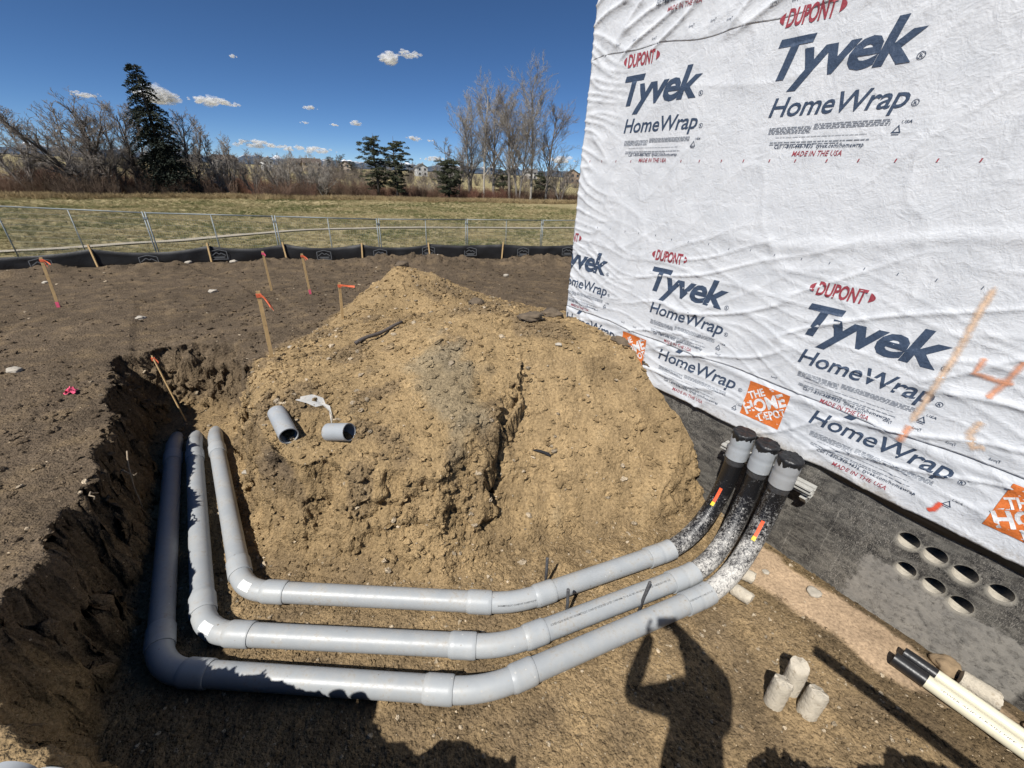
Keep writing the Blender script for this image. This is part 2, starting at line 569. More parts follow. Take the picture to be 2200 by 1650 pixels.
def soil_colour(K, x, y):
    topsoil = np.array([0.114, 0.085, 0.057])
    tanc = np.array([0.302, 0.212, 0.110])
    grayc = np.array([0.205, 0.178, 0.125])
    pinkc = np.array([0.375, 0.270, 0.175])
    sh = np.shape(x) + (3,)
    t = np.clip(K['tan'], 0, 1)[..., None]
    c = topsoil * (1 - t) + tanc * t
    c = c * (1 - 0.55 * K['gray'][..., None]) + grayc * 0.55 * K['gray'][..., None]
    c = c * (1 - 0.42 * K['damp'][..., None])
    c = c * (1 - K['pink'][..., None]) + pinkc * K['pink'][..., None]
    v = 1 + 0.16 * fbm2(x * 6, y * 6, 3, 91) + 0.16 * K['big'] + 0.10 * K['mid']
    return np.clip(c * v[..., None], 0.01, 0.9).reshape(sh)


RGB = soil_colour(K, GX, GY)


def grid_mesh(name, X, Y, Z, rgb=None, keep=None, calm=None):
    ny, nx = X.shape
    me = bpy.data.meshes.new(name)
    co = np.stack([X, Y, Z], -1).reshape(-1, 3).astype(np.float32)
    idx = np.arange(ny * nx, dtype=np.int32).reshape(ny, nx)
    q = np.stack([idx[:-1, :-1], idx[:-1, 1:], idx[1:, 1:], idx[1:, :-1]], -1).reshape(-1, 4)
    if keep is not None:
        q = q[keep.reshape(-1)]
    me.vertices.add(len(co))
    me.vertices.foreach_set('co', co.ravel())
    me.loops.add(q.size)
    me.loops.foreach_set('vertex_index', q.ravel())
    me.polygons.add(len(q))
    me.polygons.foreach_set('loop_start', np.arange(0, q.size, 4, dtype=np.int32))
    me.polygons.foreach_set('use_smooth', np.ones(len(q), dtype=bool))
    me.update(calc_edges=True)
    if rgb is not None:
        at = me.attributes.new('soil', 'FLOAT_COLOR', 'POINT')
        c4 = np.ones((len(co), 4), np.float32)
        c4[:, :3] = rgb.reshape(-1, 3)
        if calm is not None:
            c4[:, 3] = calm.reshape(-1)
        at.data.foreach_set('color', c4.ravel())
    return me


def soil_material(name, instanced=False):
    m, nt, bs, out = new_mat(name)
    at = N(nt, 'ShaderNodeAttribute')
    at.attribute_name = 'soil'
    at.attribute_type = 'INSTANCER' if instanced else 'GEOMETRY'
    geo = N(nt, 'ShaderNodeNewGeometry')
    n1 = N(nt, 'ShaderNodeTexNoise', Scale=38.0, Detail=3.0, Roughness=0.75)
    L(nt, geo.outputs['Position'], n1.inputs['Vector'])
    col = MIX(nt, 1.0, at.outputs['Color'], RAMP(nt, n1.outputs[0], [(0.30, 0.58), (0.50, 1.0), (0.72, 1.42)]), 'MULTIPLY')
    if not instanced:
        vo = N(nt, 'ShaderNodeTexVoronoi', Scale=42.0, Randomness=1.0)
        L(nt, geo.outputs['Position'], vo.inputs['Vector'])
        sc = N(nt, 'ShaderNodeSeparateColor')
        L(nt, vo.outputs['Color'], sc.inputs[0])
        few = MATH(nt, 'GREATER_THAN', sc.outputs[0], 0.86)
        spot = MATH(nt, 'LESS_THAN', vo.outputs['Distance'], MATH(nt, 'MULTIPLY', sc.outputs[1], 0.30))
        col = MIX(nt, MATH(nt, 'MULTIPLY', few, MATH(nt, 'MULTIPLY', spot, 0.75)), col, MIX(nt, sc.outputs[2], (0.46, 0.38, 0.27), (0.32, 0.20, 0.10)))
    L(nt, col, bs.inputs['Base Color'])
    bs.inputs['Roughness'].default_value = 0.95
    bs.inputs['Specular IOR Level'].default_value = 0.12
    vb = N(nt, 'ShaderNodeTexVoronoi', Scale=34.0, Randomness=1.0)
    vb.inputs['Detail'].default_value = 1.5
    vb.inputs['Roughness'].default_value = 0.7
    vb.normalize = False
    L(nt, geo.outputs['Position'], vb.inputs['Vector'])
    hgt = MATH(nt, 'SUBTRACT', n1.outputs[0], MATH(nt, 'MULTIPLY', vb.outputs['Distance'], 0.8))
    b = N(nt, 'ShaderNodeBump', Strength=0.9, Distance=0.015)
    L(nt, hgt, b.inputs['Height'])
    if not instanced:
        L(nt, MATH(nt, 'MULTIPLY', at.outputs['Alpha'], 0.9), b.inputs['Strength'])
    L(nt, b.outputs[0], bs.inputs['Normal'])
    return m


M_SOIL = soil_material('soil')
M_CLOD = soil_material('loose_soil', True)
dirt = link('dirt_ground', grid_mesh('dirt_ground', PX, PY, PZ, RGB, None, 1 - 0.88 * K['slab'] - 0.3 * K['slide']), M_SOIL)
tag(dirt, 'dark topsoil around the tan spoil heap and dug pit', kind='structure')


def ground_z(x, y):
    """height of the finished surface under one point"""
    i = int(np.clip(np.searchsorted(ys, y) - 1, 0, ny - 2))
    j = int(np.clip(np.searchsorted(xs, x) - 1, 0, nx - 2))
    fy = (y - ys[i]) / (ys[i + 1] - ys[i])
    fx = (x - xs[j]) / (xs[j + 1] - xs[j])
    return float((H[i, j] * (1 - fx) + H[i, j + 1] * fx) * (1 - fy) + (H[i + 1, j] * (1 - fx) + H[i + 1, j + 1] * fx) * fy)


# loose clods and pebbles ---------------------------------------------------
rng = np.random.default_rng(7)
protos = bpy.data.collections.new('loose_lumps')
for k in range(9):
    bm = bmesh.new()
    bmesh.ops.create_icosphere(bm, subdivisions=2, radius=1.0)
    for v in bm.verts:
        p = np.array(v.co)[:, None]
        d = 1 + 0.45 * n3(p[0] * 1.4 + k * 7, p[1] * 1.4, p[2] * 1.4, 100 + k)[0] + 0.32 * n3(p[0] * 3.1, p[1] * 3.1 + k, p[2] * 3.1, 120 + k)[0]
        v.co = v.co * float(d)
        v.co.z *= 0.72
        v.co.x *= 1.0 + 0.25 * ((k * 37) % 5) / 5
    me = bpy.data.meshes.new('lump')
    bm.to_mesh(me)
    bm.free()
    me.materials.append(M_CLOD)
    protos.objects.link(bpy.data.objects.new('lump', me))


def scatter_group(coll):
    ng = bpy.data.node_groups.new('scatter', 'GeometryNodeTree')
    ng.interface.new_socket('Geometry', in_out='INPUT', socket_type='NodeSocketGeometry')
    ng.interface.new_socket('Geometry', in_out='OUTPUT', socket_type='NodeSocketGeometry')
    gi = ng.nodes.new('NodeGroupInput')
    go = ng.nodes.new('NodeGroupOutput')
    ci = ng.nodes.new('GeometryNodeCollectionInfo')
    ci.inputs['Collection'].default_value = coll
    ci.inputs['Separate Children'].default_value = True
    ci.inputs['Reset Children'].default_value = True
    ip = ng.nodes.new('GeometryNodeInstanceOnPoints')
    ip.inputs['Pick Instance'].default_value = True
    for nm, typ, sock in (('pick', 'INT', 'Instance Index'), ('turn', 'FLOAT_VECTOR', 'Rotation'), ('size', 'FLOAT_VECTOR', 'Scale')):
        na = ng.nodes.new('GeometryNodeInputNamedAttribute')
        na.data_type = typ
        na.inputs['Name'].default_value = nm
        out = [s for s in na.outputs if s.enabled and s.name == 'Attribute'][0]
        ng.links.new(out, ip.inputs[sock])
    ng.links.new(gi.outputs[0], ip.inputs['Points'])
    ng.links.new(ci.outputs[0], ip.inputs['Instance'])
    ng.links.new(ip.outputs[0], go.inputs[0])
    return ng


def scatter(name, coll, pos, size, turn, pick, rgb=None, label=None, cat=None):
    me = bpy.data.meshes.new(name)
    n = len(pos)
    me.vertices.add(n)
    me.vertices.foreach_set('co', np.asarray(pos, np.float32).ravel())
    a = me.attributes.new('size', 'FLOAT_VECTOR', 'POINT')
    a.data.foreach_set('vector', np.asarray(size, np.float32).ravel())
    a = me.attributes.new('turn', 'FLOAT_VECTOR', 'POINT')
    a.data.foreach_set('vector', np.asarray(turn, np.float32).ravel())
    a = me.attributes.new('pick', 'INT', 'POINT')
    a.data.foreach_set('value', np.asarray(pick, np.int32))
    if rgb is not None:
        a = me.attributes.new('soil', 'FLOAT_COLOR', 'POINT')
        c4 = np.ones((n, 4), np.float32)
        c4[:, :3] = rgb
        a.data.foreach_set('color', c4.ravel())
    me.update()
    o = link(name, me)
    md = o.modifiers.new('scatter', 'NODES')
    md.node_group = scatter_group(coll)
    tag(o, label, cat, kind='stuff')
    return o


def drop_points(n, x0, x1, y0, y1, weight, seed):
    r = np.random.default_rng(seed)
    x = r.uniform(x0, x1, n)
    y = r.uniform(y0, y1, n)
    i = np.clip(np.searchsorted(ys, y) - 1, 0, ny - 2)
    j = np.clip(np.searchsorted(xs, x) - 1, 0, nx - 2)
    st = np.hypot(hx[i, j], hy[i, j])
    kk = {k: v[i, j] for k, v in K.items()}
    keep = r.uniform(0, 1, n) < weight(kk, x, y, st) * (st < 5.0)
    i, j, x, y = i[keep], j[keep], x[keep], y[keep]
    fy = (y - ys[i]) / (ys[i + 1] - ys[i])
    fx = (x - xs[j]) / (xs[j + 1] - xs[j])
    z = (PZ[i, j] * (1 - fx) + PZ[i, j + 1] * fx) * (1 - fy) + (PZ[i + 1, j] * (1 - fx) + PZ[i + 1, j + 1] * fx) * fy
    sd_ = st[keep] > 1.0
    x = np.where(sd_, PX[i, j], x)
    y = np.where(sd_, PY[i, j], y)
    z = np.where(sd_, PZ[i, j], z)
    return x, y, z, RGB[i, j]


def lumps(name, n, box, weight, smin, smax, power, seed, label, cat, pale=0.0, sink=0.25, tint=1.0):
    x, y, z, c = drop_points(n, *box, weight, seed)
    r = np.random.default_rng(seed + 1)
    k = len(x)
    s = smin + (smax - smin) * r.uniform(0, 1, k) ** power
    c = c * r.uniform(0.75, 1.25, (k, 1)) * tint
    if pale > 0:
        w = r.uniform(0, 1, k) < pale
        cc = np.array([0.42, 0.34, 0.24]) * r.uniform(0.55, 1.25, (k, 1))
        c = np.where(w[:, None], cc, c)
    turn = np.stack([r.uniform(-0.5, 0.5, k), r.uniform(-0.5, 0.5, k), r.uniform(0, 6.28, k)], -1)
    size = np.stack([s, s, s * r.uniform(0.6, 1.0, k)], -1)
    pos = np.stack([x, y, z + s * (0.5 - sink)], -1)
    return scatter(name, protos, pos, size, turn, r.integers(0, 9, k), c, label, cat)


lumps('soil_clods', 120000, (-5.2, 2.6, 2.3, 8.6), lambda k, x, y, st: np.clip((0.08 + 0.8 * k['lump']) * k['on'] + 0.06 + 0.30 * k['face'], 0, 1) * (1 - 0.6 * k['slide']) * (1 - k['slab']) * np.clip(4.2 / np.maximum(y, 2.5), 0, 1),
      0.004, 0.036, 7.0, 201, 'broken clods of tan soil strewn over the spoil heap', 'soil', 0.05)
lumps('gravel', 42000, (-3.4, 3.6, 0.8, 3.6), lambda k, x, y, st: np.clip(0.75 * k['floor'] + 0.2, 0, 1) * (1 - 0.96 * k['slab']),
      0.003, 0.016, 6.0, 211, 'small gravel and crumbs of soil on the pit floor', 'gravel', 0.10, 0.25, 0.9)
lumps('topsoil_crumbs', 34000, (-14, 3, 1.2, 15.5), lambda k, x, y, st: np.clip(k['flat'] * (0.5 + 0.5 * (x > -6)), 0, 1) * (y < silt_y(x) - 0.25),
      0.005, 0.036, 8.0, 221, 'crumbs and lumps of dark topsoil over the graded ground', 'soil', 0.025)

# ------------------------------------------------------------------ the wrapped building
def wpt(u, off, z):
    return (WP0[0] + WU[0] * u + WN[0] * off, WP0[1] + WU[1] * u + WN[1] * off, z)


def wrinkle(u, z):
    """relief of the loose sheet, metres"""
    u = np.asarray(u, float)
    z = np.asarray(z, float)
    zr = z - EYE
    w = 0.006 * fbm2(u * 1.1, z * 1.1, 3, 301)
    w = w + 0.0026 * fbm2(u * 4.0, z * 4.0, 3, 305) + 0.006 * (1 - np.abs(n2(u * 0.5 + 0.2 * z, z * 0.9 - 0.25 * u, 307))) ** 24 + 0.005 * (1 - np.abs(n2(u * 1.6 - z * 0.6, z * 0.8 + u * 0.3, 309))) ** 30

    def creases(a, fu, fv, seed, sharp):
        c, s = math.cos(a), math.sin(a)
        p = (u * c + z * s)
        q = (-u * s + z * c)
        q = q + 0.10 * n2(p * 1.3, q * 2.0, seed + 5)
        r = 1 - np.abs(n2(p * fu, q * fv, seed))
        return np.clip(r, 0, 1) ** sharp
    low = sstep(-0.1, -0.9, zr)
    w = w + 0.018 * low * sstep(0.4, 1.8, u) * creases(rad(20), 0.45, 3.6, 311, 18)
    w = w + 0.008 * low * creases(rad(-12), 0.8, 7.0, 321, 12)
    w = w + 0.015 * sstep(0.85, 0.0, u) * creases(rad(-18), 1.1, 8.0, 331, 9)
    w = w + 0.006 * sstep(0.2, 0.9, creases(rad(75), 0.7, 3.2, 341, 6)) * sstep(2.2, 0.5, u)
    top = sstep(1.02, 1.2, zr)
    w = w + 0.028 * top * creases(rad(32), 0.7, 4.4, 351, 8)
    bump = np.exp(-((zr - 0.02 - 0.0 * u) / 0.05) ** 2)
    w = w + 0.010 * sstep(1.6, 2.6, u) * np.exp(-((zr + 0.33 + 0.05 * np.sin(u * 3) - 0.10 * (u - 3)) / 0.05) ** 2)
    w = w + 0.012 * np.exp(-((zr + 1.62 + 0.02 * np.sin(u * 5)) / 0.035) ** 2)
    return w


def wrap_material():
    m, nt, bs, out = new_mat('house_wrap')
    geo = N(nt, 'ShaderNodeNewGeometry')
    mp = N(nt, 'ShaderNodeMapping')
    mp.inputs['Rotation'].default_value = (0, 0, math.atan2(WU[1], WU[0]) * -1)
    L(nt, geo.outputs['Position'], mp.inputs['Vector'])
    n1 = N(nt, 'ShaderNodeTexNoise', Scale=5.0, Detail=6.0, Roughness=0.6)
    L(nt, mp.outputs[0], n1.inputs['Vector'])
    col = RAMP(nt, n1.outputs[0], [(0.3, (0.545, 0.56, 0.58)), (0.7, (0.635, 0.645, 0.66))])
    # splashed mud along the bottom edge
    sx = N(nt, 'ShaderNodeSeparateXYZ')
    L(nt, geo.outputs['Position'], sx.inputs[0])
    n3_ = N(nt, 'ShaderNodeTexNoise', Scale=38.0, Detail=6.0, Roughness=0.75)
    L(nt, geo.outputs['Position'], n3_.inputs['Vector'])
    n4_ = N(nt, 'ShaderNodeTexNoise', Scale=3.0, Detail=2.0)
    L(nt, geo.outputs['Position'], n4_.inputs['Vector'])
    hgt = MATH(nt, 'SUBTRACT', 1.0, MATH(nt, 'DIVIDE', MATH(nt, 'SUBTRACT', sx.outputs[2], 1.05), 0.45), clamp=True)
    mud = MATH(nt, 'MULTIPLY', hgt, MATH(nt, 'ADD', n4_.outputs[0], MATH(nt, 'MULTIPLY', n3_.outputs[0], 0.9)))
    mud = RAMP(nt, mud, [(0.74, 0.0), (1.0, 0.55)])
    col = MIX(nt, mud, col, (0.25, 0.19, 0.12))
    L(nt, col, bs.inputs['Base Color'])
    bs.inputs['Roughness'].default_value = 0.55
    bs.inputs['Specular IOR Level'].default_value = 0.35
    b = wrap_bump(nt)
    L(nt, b, bs.inputs['Normal'])
    return m


def wrap_bump(nt):
    geo = N(nt, 'ShaderNodeNewGeometry')
    a = N(nt, 'ShaderNodeTexNoise', Scale=10.0, Detail=3.0, Roughness=0.62, Distortion=0.35)
    L(nt, geo.outputs['Position'], a.inputs['Vector'])
    c = N(nt, 'ShaderNodeTexNoise', Scale=70.0, Detail=2.0, Roughness=0.6, Distortion=0.6)
    L(nt, geo.outputs['Position'], c.inputs['Vector'])
    ridg = MATH(nt, 'ABSOLUTE', MATH(nt, 'SUBTRACT', a.outputs[0], 0.5))
    h = MATH(nt, 'ADD', MATH(nt, 'MULTIPLY', ridg, -1.3), MATH(nt, 'MULTIPLY', c.outputs[0], 0.16))
    b = N(nt, 'ShaderNodeBump', Strength=0.42, Distance=0.022)
    L(nt, h, b.inputs['Height'])
    return b.outputs[0]


def ink(name, c, alpha=None):
    m, nt, bs, out = new_mat(name)
    geo = N(nt, 'ShaderNodeNewGeometry')
    n1 = N(nt, 'ShaderNodeTexNoise', Scale=60.0, Detail=4.0, Roughness=0.7)
    L(nt, geo.outputs['Position'], n1.inputs['Vector'])
    col = RAMP(nt, n1.outputs[0], [(0.3, tuple(k * 0.88 for k in c)), (0.75, tuple(min(1, k * 1.2 + 0.012) for k in c))])
    L(nt, col, bs.inputs['Base Color'])
    bs.inputs['Roughness'].default_value = 0.5
    bs.inputs['Specular IOR Level'].default_value = 0.35
    L(nt, wrap_bump(nt), bs.inputs['Normal'])
    return m


M_WRAP = wrap_material()
M_NAVY = ink('navy_ink', (0.040, 0.062, 0.105))
M_RED = ink('red_ink', (0.30, 0.050, 0.065))
M_GREY = ink('grey_ink', (0.26, 0.28, 0.31))
M_ORANGE = ink('orange_ink', (0.62, 0.16, 0.035))
M_WHITEINK = ink('white_ink', (0.66, 0.66, 0.66))

building = empty('building', (WP0[0], WP0[1], 0))
tag(building, 'building under construction, white printed house wrap over a black coated concrete foundation', 'building')


def to_building(o):
    o.parent = building
    o.matrix_parent_inverse = Matrix.Translation((-WP0[0], -WP0[1], 0))
    return o


def sheet(name, u0, u1, z0, z1, off, step=0.014, zbot=None, label=None):
    us = np.arange(u0, u1 + 1e-6, step)
    zs = np.linspace(z0, z1, int((z1 - z0) / step) + 1)
    U, Z = np.meshgrid(us, zs)
    if zbot is not None:
        t = (Z - z0) / (z1 - z0)
        Z = Z + (zbot(U) - z0) * (1 - t)
    W = off + wrinkle(U, Z)
    X = WP0[0] + WU[0] * U + WN[0] * W
    Y = WP0[1] + WU[1] * U + WN[1] * W
    X = X + 0.008 * fbm2(Z * 2.5, Z * 0 + 3, 3, 401) * (U < 0.01) * WU[0]
    o = link(name, grid_mesh(name, X, Y, Z), M_WRAP)
    md = o.modifiers.new('thickness', 'SOLIDIFY')
    md.thickness = 0.0012
    md.offset = -1
    to_building(o)
    if label:
        o['label'] = label
    return o


UEND = 7.2
low_sheet = sheet('house_wrap', 0.0, UEND, 1.075, 2.05, 0.0, zbot=lambda u: 1.075 + 0.006 * np.sin(u * 4.1) + 0.005 * np.sin(u * 9.3 + 1), label='lowest strip of white house wrap, muddy at its bottom edge')
mid_sheet = sheet('house_wrap', 0.0, UEND, EYE - 1.585, EYE + 1.25, 0.005, zbot=lambda u: EYE - 1.585 + 0.010 * np.sin(u * 3.1) + 0.006 * np.sin(u * 7.7 + 2), label='wide middle sheet of white house wrap')
top_sheet = sheet('house_wrap', 0.0, UEND, EYE + 1.12, EYE + 2.7, 0.0058, zbot=lambda u: EYE + 1.13 + 0.022 * np.sin(u * 2.6 + 0.5) + 0.012 * np.sin(u * 8.3), label='creased upper sheet of white house wrap')

# sheathing box behind the wrap (the rest of the building)
DEPTH = 4.0
M_OSB = plain('sheathing_board', (0.45, 0.33, 0.19), 0.8, 0.2, 14)
mb = MB()
for (ua, ub, oa, ob) in ((0.006, UEND, -0.09, -0.012), (0.006, 0.086, -DEPTH, -0.09), (UEND - 0.08, UEND, -DEPTH, -0.09), (0.086, UEND - 0.08, -DEPTH, -DEPTH + 0.08)):
    vs = [wpt(u, o_, z) for z in (1.14, EYE + 2.69) for (u, o_) in ((ua, oa), (ub, oa), (ub, ob), (ua, ob))]
    mb.add(vs, [(0, 1, 2, 3), (7, 6, 5, 4), (0, 4, 5, 1), (1, 5, 6, 2), (2, 6, 7, 3), (3, 7, 4, 0)])
to_building(mb.build('sheathing', M_OSB))
# wrap round the hidden corner side
us = np.linspace(0, DEPTH, 60)
zs = np.linspace(1.10, EYE + 2.7, 60)
U, Z = np.meshgrid(us, zs)
W = -0.004 + 0.004 * fbm2(U * 3, Z * 3, 3, 409)
X = WP0[0] - WU[0] * (-W) * 0 + WU[0] * (-0.004 - 0.004 * np.abs(n2(U * 4, Z * 4, 8))) - WN[0] * U
Y = WP0[1] + WU[1] * (-0.004 - 0.004 * np.abs(n2(U * 4, Z * 4, 8))) - WN[1] * U
o = link('house_wrap', grid_mesh('house_wrap', X, Y, Z), M_WRAP)
to_building(o)


# foundation wall with cored holes ------------------------------------------
def foundation_material():
    m, nt, bs, out = new_mat('coated_concrete')
    geo = N(nt, 'ShaderNodeNewGeometry')
    mp = N(nt, 'ShaderNodeMapping', _vector_type='POINT')
    ang = math.atan2(WU[1], WU[0])
    mp.inputs['Rotation'].default_value = (0, 0, -ang)
    c, s = math.cos(-ang), math.sin(-ang)
    mp.inputs['Location'].default_value = (-(c * WP0[0] - s * WP0[1]), -(s * WP0[0] + c * WP0[1]), 0)
    L(nt, geo.outputs['Position'], mp.inputs['Vector'])
    sx = N(nt, 'ShaderNodeSeparateXYZ')
    L(nt, mp.outputs[0], sx.inputs[0])
    U_, Z_ = sx.outputs[0], sx.outputs[2]

    def noise(scale, detail=5.0, rough=0.6, vec=None, dist=0.0):
        n = N(nt, 'ShaderNodeTexNoise', Scale=scale, Detail=detail, Roughness=rough, Distortion=dist)
        L(nt, vec or mp.outputs[0], n.inputs['Vector'])
        return n.outputs[0]
    # wiry scratches
    wv = N(nt, 'ShaderNodeMapping')
    wv.inputs['Scale'].default_value = (1, 1, 0.35)
    wv.inputs['Rotation'].default_value = (0, 0.5, 0)
    L(nt, mp.outputs[0], wv.inputs['Vector'])
    scr = noise(70.0, 3.0, 0.8, wv.outputs[0], 2.5)
    scr = RAMP(nt, scr, [(0.52, 0.0), (0.60, 1.0)])
    patch = RAMP(nt, noise(2.2, 4.0), [(0.42, 0.0), (0.62, 1.0)])
    black = MIX(nt, RAMP(nt, noise(5.0, 5.0, 0.7), [(0.38, 0.0), (0.62, 1.0)]), (0.010, 0.010, 0.011), (0.060, 0.057, 0.052))
    col = MIX(nt, MATH(nt, 'MULTIPLY', scr, MATH(nt, 'ADD', 0.40, MATH(nt, 'MULTIPLY', patch, 0.6))), black, (0.27, 0.25, 0.22))
    dust = RAMP(nt, noise(14.0, 7.0, 0.75), [(0.46, 0.0), (0.66, 0.75)])
    col = MIX(nt, MATH(nt, 'MULTIPLY', dust, MATH(nt, 'ADD', 0.30, MATH(nt, 'MULTIPLY', patch, 0.45))), col, (0.22, 0.20, 0.17))
    sm = N(nt, 'ShaderNodeMapping')
    sm.inputs['Scale'].default_value = (2.2, 1, 7.0)
    sm.inputs['Rotation'].default_value = (0, 0.75, 0)
    L(nt, mp.outputs[0], sm.inputs['Vector'])
    smear = RAMP(nt, noise(2.2, 8.0, 0.78, sm.outputs[0], 1.0), [(0.46, 0.0), (0.62, 0.9)])
    col = MIX(nt, MATH(nt, 'MULTIPLY', smear, 0.55), col, (0.24, 0.225, 0.195))
    # thin pale form lines
    for lu in (3.35, 3.605, 3.74):
        ln = MATH(nt, 'LESS_THAN', MATH(nt, 'ABSOLUTE', MATH(nt, 'SUBTRACT', U_, MATH(nt, 'ADD', lu, MATH(nt, 'MULTIPLY', MATH(nt, 'SUBTRACT', noise(30.0, 2.0), 0.5), 0.02)))), 0.004)
        col = MIX(nt, MATH(nt, 'MULTIPLY', ln, MATH(nt, 'MULTIPLY', dust, 0.7)), col, (0.38, 0.36, 0.32))
    # area washed grey by the coring slurry, running down from the holes
    edge = MATH(nt, 'MULTIPLY', MATH(nt, 'SUBTRACT', noise(9.0, 7.0, 0.7), 0.5), 0.36)
    st = N(nt, 'ShaderNodeMapping')
    st.inputs['Scale'].default_value = (9, 1, 1.6)
    L(nt, mp.outputs[0], st.inputs['Vector'])
    streak = noise(1.0, 4.0, 0.6, st.outputs[0])
    below = MATH(nt, 'MULTIPLY', MATH(nt, 'SUBTRACT', MATH(nt, 'ADD', 0.52, edge), Z_), 40.0, clamp=True)
    left = MATH(nt, 'MULTIPLY', MATH(nt, 'SUBTRACT', U_, MATH(nt, 'ADD', 3.85, edge)), 22.0, clamp=True)
    right = MATH(nt, 'MULTIPLY', MATH(nt, 'SUBTRACT', 4.93, U_), 40.0, clamp=True)
    slur = MATH(nt, 'MULTIPLY', below, MATH(nt, 'MULTIPLY', left, right))
    slur = MATH(nt, 'MULTIPLY', slur, RAMP(nt, noise(20.0, 6.0, 0.75), [(0.36, 0.25), (0.52, 1.0)]))
    col = MIX(nt, slur, col, MIX(nt, noise(11.0, 6.0, 0.75), (0.10, 0.10, 0.10), (0.40, 0.37, 0.32)))
    # pale dust rings round the cores
    ring = None
    for (hu, hz, hr) in HOLES:
        d = MATH(nt, 'SQRT', MATH(nt, 'ADD', MATH(nt, 'POWER', MATH(nt, 'SUBTRACT', U_, hu), 2.0), MATH(nt, 'POWER', MATH(nt, 'SUBTRACT', Z_, hz - 0.015), 2.0)))
        r_ = MATH(nt, 'MULTIPLY', MATH(nt, 'SUBTRACT', hr + 0.022, MATH(nt, 'ADD', d, MATH(nt, 'MULTIPLY', edge, 0.12))), 40.0, clamp=True)
        ring = r_ if ring is None else MATH(nt, 'MAXIMUM', ring, r_)
    col = MIX(nt, MATH(nt, 'MULTIPLY', ring, 0.7), col, (0.40, 0.37, 0.31))
    L(nt, col, bs.inputs['Base Color'])
    bs.inputs['Roughness'].default_value = 0.75
    bs.inputs['Specular IOR Level'].default_value = 0.3
    b = N(nt, 'ShaderNodeBump', Strength=0.4, Distance=0.01)
    L(nt, noise(40.0, 5.0, 0.7), b.inputs['Height'])
    L(nt, b.outputs[0], bs.inputs['Normal'])
    return m


HOLES = [(4.045, 0.812, 0.066), (4.205, 0.805, 0.066), (4.375, 0.782, 0.068), (4.555, 0.785, 0.062), (4.122, 0.566, 0.060), (4.290, 0.560, 0.064), (4.452, 0.532, 0.066)]
M_FOUND = foundation_material()
FOFF = -0.04
bm = bmesh.new()
loops = []


def loop2(pts):
    vs = [bm.verts.new((u, 0, z)) for u, z in pts]
    return [bm.edges.new((vs[i], vs[(i + 1) % len(vs)])) for i in range(len(vs))]


edges = loop2([(0.0, -0.4), (UEND, -0.4), (UEND, 1.139), (0.0, 1.139)])
for (hu, hz, hr) in HOLES:
    edges += loop2([(hu + hr * math.cos(2 * math.pi * k / 28), hz + hr * math.sin(2 * math.pi * k / 28)) for k in range(28)])
bmesh.ops.triangle_fill(bm, use_beauty=True, use_dissolve=False, edges=edges)
# side and top returns so that the wall has thickness
for v in bm.verts:
    v.co = Vector(wpt(v.co.x, FOFF, v.co.z))
bmesh.ops.recalc_face_normals(bm, faces=bm.faces)
me = bpy.data.meshes.new('foundation_wall')
bm.to_mesh(me)
bm.free()
found = to_building(link('foundation_wall', me, M_FOUND))
mb = MB()
for (ua, ub, oa, ob, z0, z1) in ((0.0, UEND, -0.30, FOFF - 0.20, -0.4, 1.139), (0.0, 0.2, -DEPTH, -0.30, -0.4, 1.139)):
    vs = [wpt(u, o_, z) for z in (z0, z1) for (u, o_) in ((ua, oa), (ub, oa), (ub, ob), (ua, ob))]
    mb.add(vs, [(0, 1, 2, 3), (7, 6, 5, 4), (0, 4, 5, 1), (1, 5, 6, 2), (2, 6, 7, 3), (3, 7, 4, 0)])
mb.add([wpt(0, FOFF, -0.4), wpt(0, FOFF, 1.139), wpt(0, FOFF - 0.2, 1.139), wpt(0, FOFF - 0.2, -0.4)], [(0, 1, 2, 3)])
to_building(mb.build('foundation_core', plain('bare_concrete', (0.30, 0.28, 0.25), 0.9, 0.15, 12, 0.4)))
M_CORE = plain('cut_concrete', (0.44, 0.40, 0.33), 0.85, 0.18, 30, 0.5, 60)
M_HOLESHADE = plain('hole_shade', (0.012, 0.011, 0.010), 0.95, 0.1)  # near-black discs stand in for the shade deep inside the holes
for (hu, hz, hr) in HOLES:
    mb = MB()
    n = 28
    ring = []
    for off in (FOFF, FOFF - 0.199):
        ring.append([wpt(hu + hr * math.cos(2 * math.pi * k / n), off, hz + hr * math.sin(2 * math.pi * k / n)) for k in range(n)])
    mb.add(ring[0] + ring[1], [(k, (k + 1) % n, n + (k + 1) % n, n + k) for k in range(n)])
    h = mb.build('core_hole', M_CORE, smooth=True)
    to_building(h)
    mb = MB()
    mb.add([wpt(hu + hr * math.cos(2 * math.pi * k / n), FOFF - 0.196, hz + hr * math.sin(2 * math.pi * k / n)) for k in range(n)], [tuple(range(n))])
    b = mb.build('shade_disc', M_HOLESHADE)
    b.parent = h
# black strip hanging below the wrap
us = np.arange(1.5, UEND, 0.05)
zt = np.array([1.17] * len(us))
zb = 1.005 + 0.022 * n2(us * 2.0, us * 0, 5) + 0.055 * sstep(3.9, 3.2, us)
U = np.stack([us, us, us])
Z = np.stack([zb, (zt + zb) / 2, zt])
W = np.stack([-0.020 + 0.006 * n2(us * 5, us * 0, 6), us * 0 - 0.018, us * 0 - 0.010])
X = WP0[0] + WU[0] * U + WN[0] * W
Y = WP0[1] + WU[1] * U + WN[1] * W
o = link('black_strip', grid_mesh('black_strip', X, Y, Z), plain('strip_black', (0.014, 0.014, 0.015), 0.5, 0.2, 10, 0.3))
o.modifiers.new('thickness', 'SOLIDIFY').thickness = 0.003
to_building(o)


